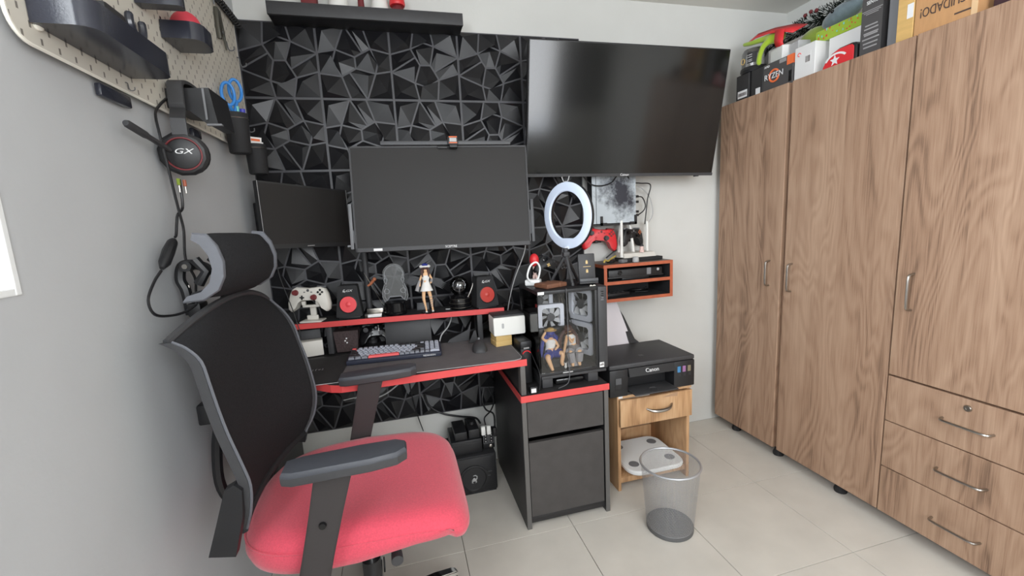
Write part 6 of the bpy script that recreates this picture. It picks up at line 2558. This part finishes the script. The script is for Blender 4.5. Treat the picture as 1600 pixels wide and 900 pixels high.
# arms
for (x0, x1, y0, y1, px_, py_) in ((.285, .540, -1.198, -1.118, .378, -1.148), (.330, .585, -.632, -.552, .425, -.600)):
    L_ = x1 - x0
    wy = y1 - y0
    bd = B()
    ol = [(-L_ / 2, -wy * .36), (-L_ / 2 + .02, -wy * .48), (L_ * .2, -wy * .5), (L_ / 2 - .02, -wy * .40), (L_ / 2, -wy * .18), (L_ / 2, wy * .25), (L_ / 2 - .02, wy * .45), (L_ * .1, wy * .5), (-L_ / 2 + .03, wy * .42), (-L_ / 2, wy * .3)]
    c_ = Vector(((x0 + x1) / 2, (y0 + y1) / 2, 0))
    mk = lambda k_, z: [c_ + Vector((p[0] * (1 - (1 - k_) * .3), p[1] * k_, z + .004 * (p[0] / L_))) for p in ol]
    bd.loft([mk(.86, .737), mk(.97, .740), mk(1.0, .748), mk(1.0, .757)])
    obj('armpad_base', bd, 'charcoal', t, ang=30)
    bd = B()
    bd.loft([mk(1.0, .7572), mk(.99, .762), mk(.90, .768), mk(.6, .770)])
    obj('armpad', bd, 'armpad', t, ang=28)
    bd = B()
    hy = .011
    fr_ = []
    for (f_, hw) in ((0, .040), (.35, .036), (.7, .034), (1, .034)):
        cx_ = px_ + .005 + (-.075) * f_ * 1.0
        z = .7365 + (.455 - .7365) * f_
        fr_.append([Vector((cx_ - hw, py_ - hy, z)), Vector((cx_ + hw, py_ - hy, z)), Vector((cx_ + hw, py_ + hy, z)), Vector((cx_ - hw, py_ + hy, z))])
    bd.loft(fr_)
    ed = list(bd.bm.edges)
    bmesh.ops.bevel(bd.bm, geom=ed, offset=.003, segments=2, affect='EDGES')
    obj('arm_post', bd, 'armpost', t, ang=40)
    bd = B()
    fr_ = []
    for (f_, hw) in ((0, .030), (.5, .028), (1, .030)):
        cx_ = px_ - .065 - .012 * f_
        z = .462 - .03 * f_
        fr_.append([Vector((cx_ - hw, py_ - hy, z)), Vector((cx_ + hw, py_ - hy, z)), Vector((cx_ + hw, py_ + hy, z)), Vector((cx_ - hw, py_ + hy, z))])
    bd.loft(fr_)
    bd.box(px_ - .105, px_ - .045, min(py_, SY), max(py_, SY), .418, .434, .004)
    obj('arm_bracket', bd, 'armpost', t)
    sg = -1 if py_ < SY else 1
    bd = B()
    bd.cyl((px_ - .030, py_ + sg * hy, .615), (px_ - .030, py_ + sg * (hy + .006), .615), .0085, .007, 14)
    obj('arm_button', bd, 'blackgloss', t)
# lift, lever, base, castors
bd = B()
bd.cyl((.40, -.855, .11), (.40, -.855, .27), .027, n=20)
obj('lift_cover', bd, 'black', t)
bd = B()
bd.cyl((.40, -.855, .27), (.40, -.855, .40), .0145, n=18)
obj('gas_lift', bd, 'chrome', t)
bd = B()
bd.tube([(.47, -.90, .424), (.478, -.98, .424), (.484, -1.02, .422)], .006, 8)
bd.tube([(.484, -1.015, .422), (.488, -1.05, .420), (.490, -1.075, .418)], [.010, .014, .015], 14)
obj('lever', bd, 'charcoal', t)
bd = B()
bd.lathe((.40, -.855, .062), [(.034, 0), (.038, .02), (.036, .05), (.03, .056)], 24)
obj('base_hub', bd, 'chrome', t)
for k_ in range(5):
    a = R(20 + 72 * k_)
    d = Vector((math.cos(a), math.sin(a), 0))
    n_ = Vector((-d.y, d.x, 0))
    c_ = Vector((.40, -.855, 0))
    bd = B()
    rg = []
    for (r_, hw, z0, z1) in ((.03, .024, .068, .112), (.12, .022, .078, .108), (.20, .020, .080, .100), (.262, .018, .070, .086), (.275, .012, .068, .080)):
        p = c_ + d * r_
        rg.append([p + n_ * -hw + Vector((0, 0, z0)), p + n_ * hw + Vector((0, 0, z0)), p + n_ * hw * .8 + Vector((0, 0, z1)), p + n_ * -hw * .8 + Vector((0, 0, z1))])
    bd.loft(rg)
    ed = list(bd.bm.edges)
    bmesh.ops.bevel(bd.bm, geom=ed, offset=.003, segments=2, affect='EDGES')
    obj('base_arm', bd, 'chrome', t, ang=40)
    p = c_ + d * .262
    bd = B()
    bd.cyl(p + Vector((0, 0, .048)), p + Vector((0, 0, .069)), .007, n=10)
    for s2 in (-1, 1):
        q = p + n_ * (.012 * s2) + Vector((0, 0, .0255))
        bd.cyl(q - n_ * .008, q + n_ * .008, .0252, n=20)
    bd.box(p.x - .012, p.x + .012, p.y - .012, p.y + .012, .035, .050, .003)
    obj('castor', bd, 'black', t)
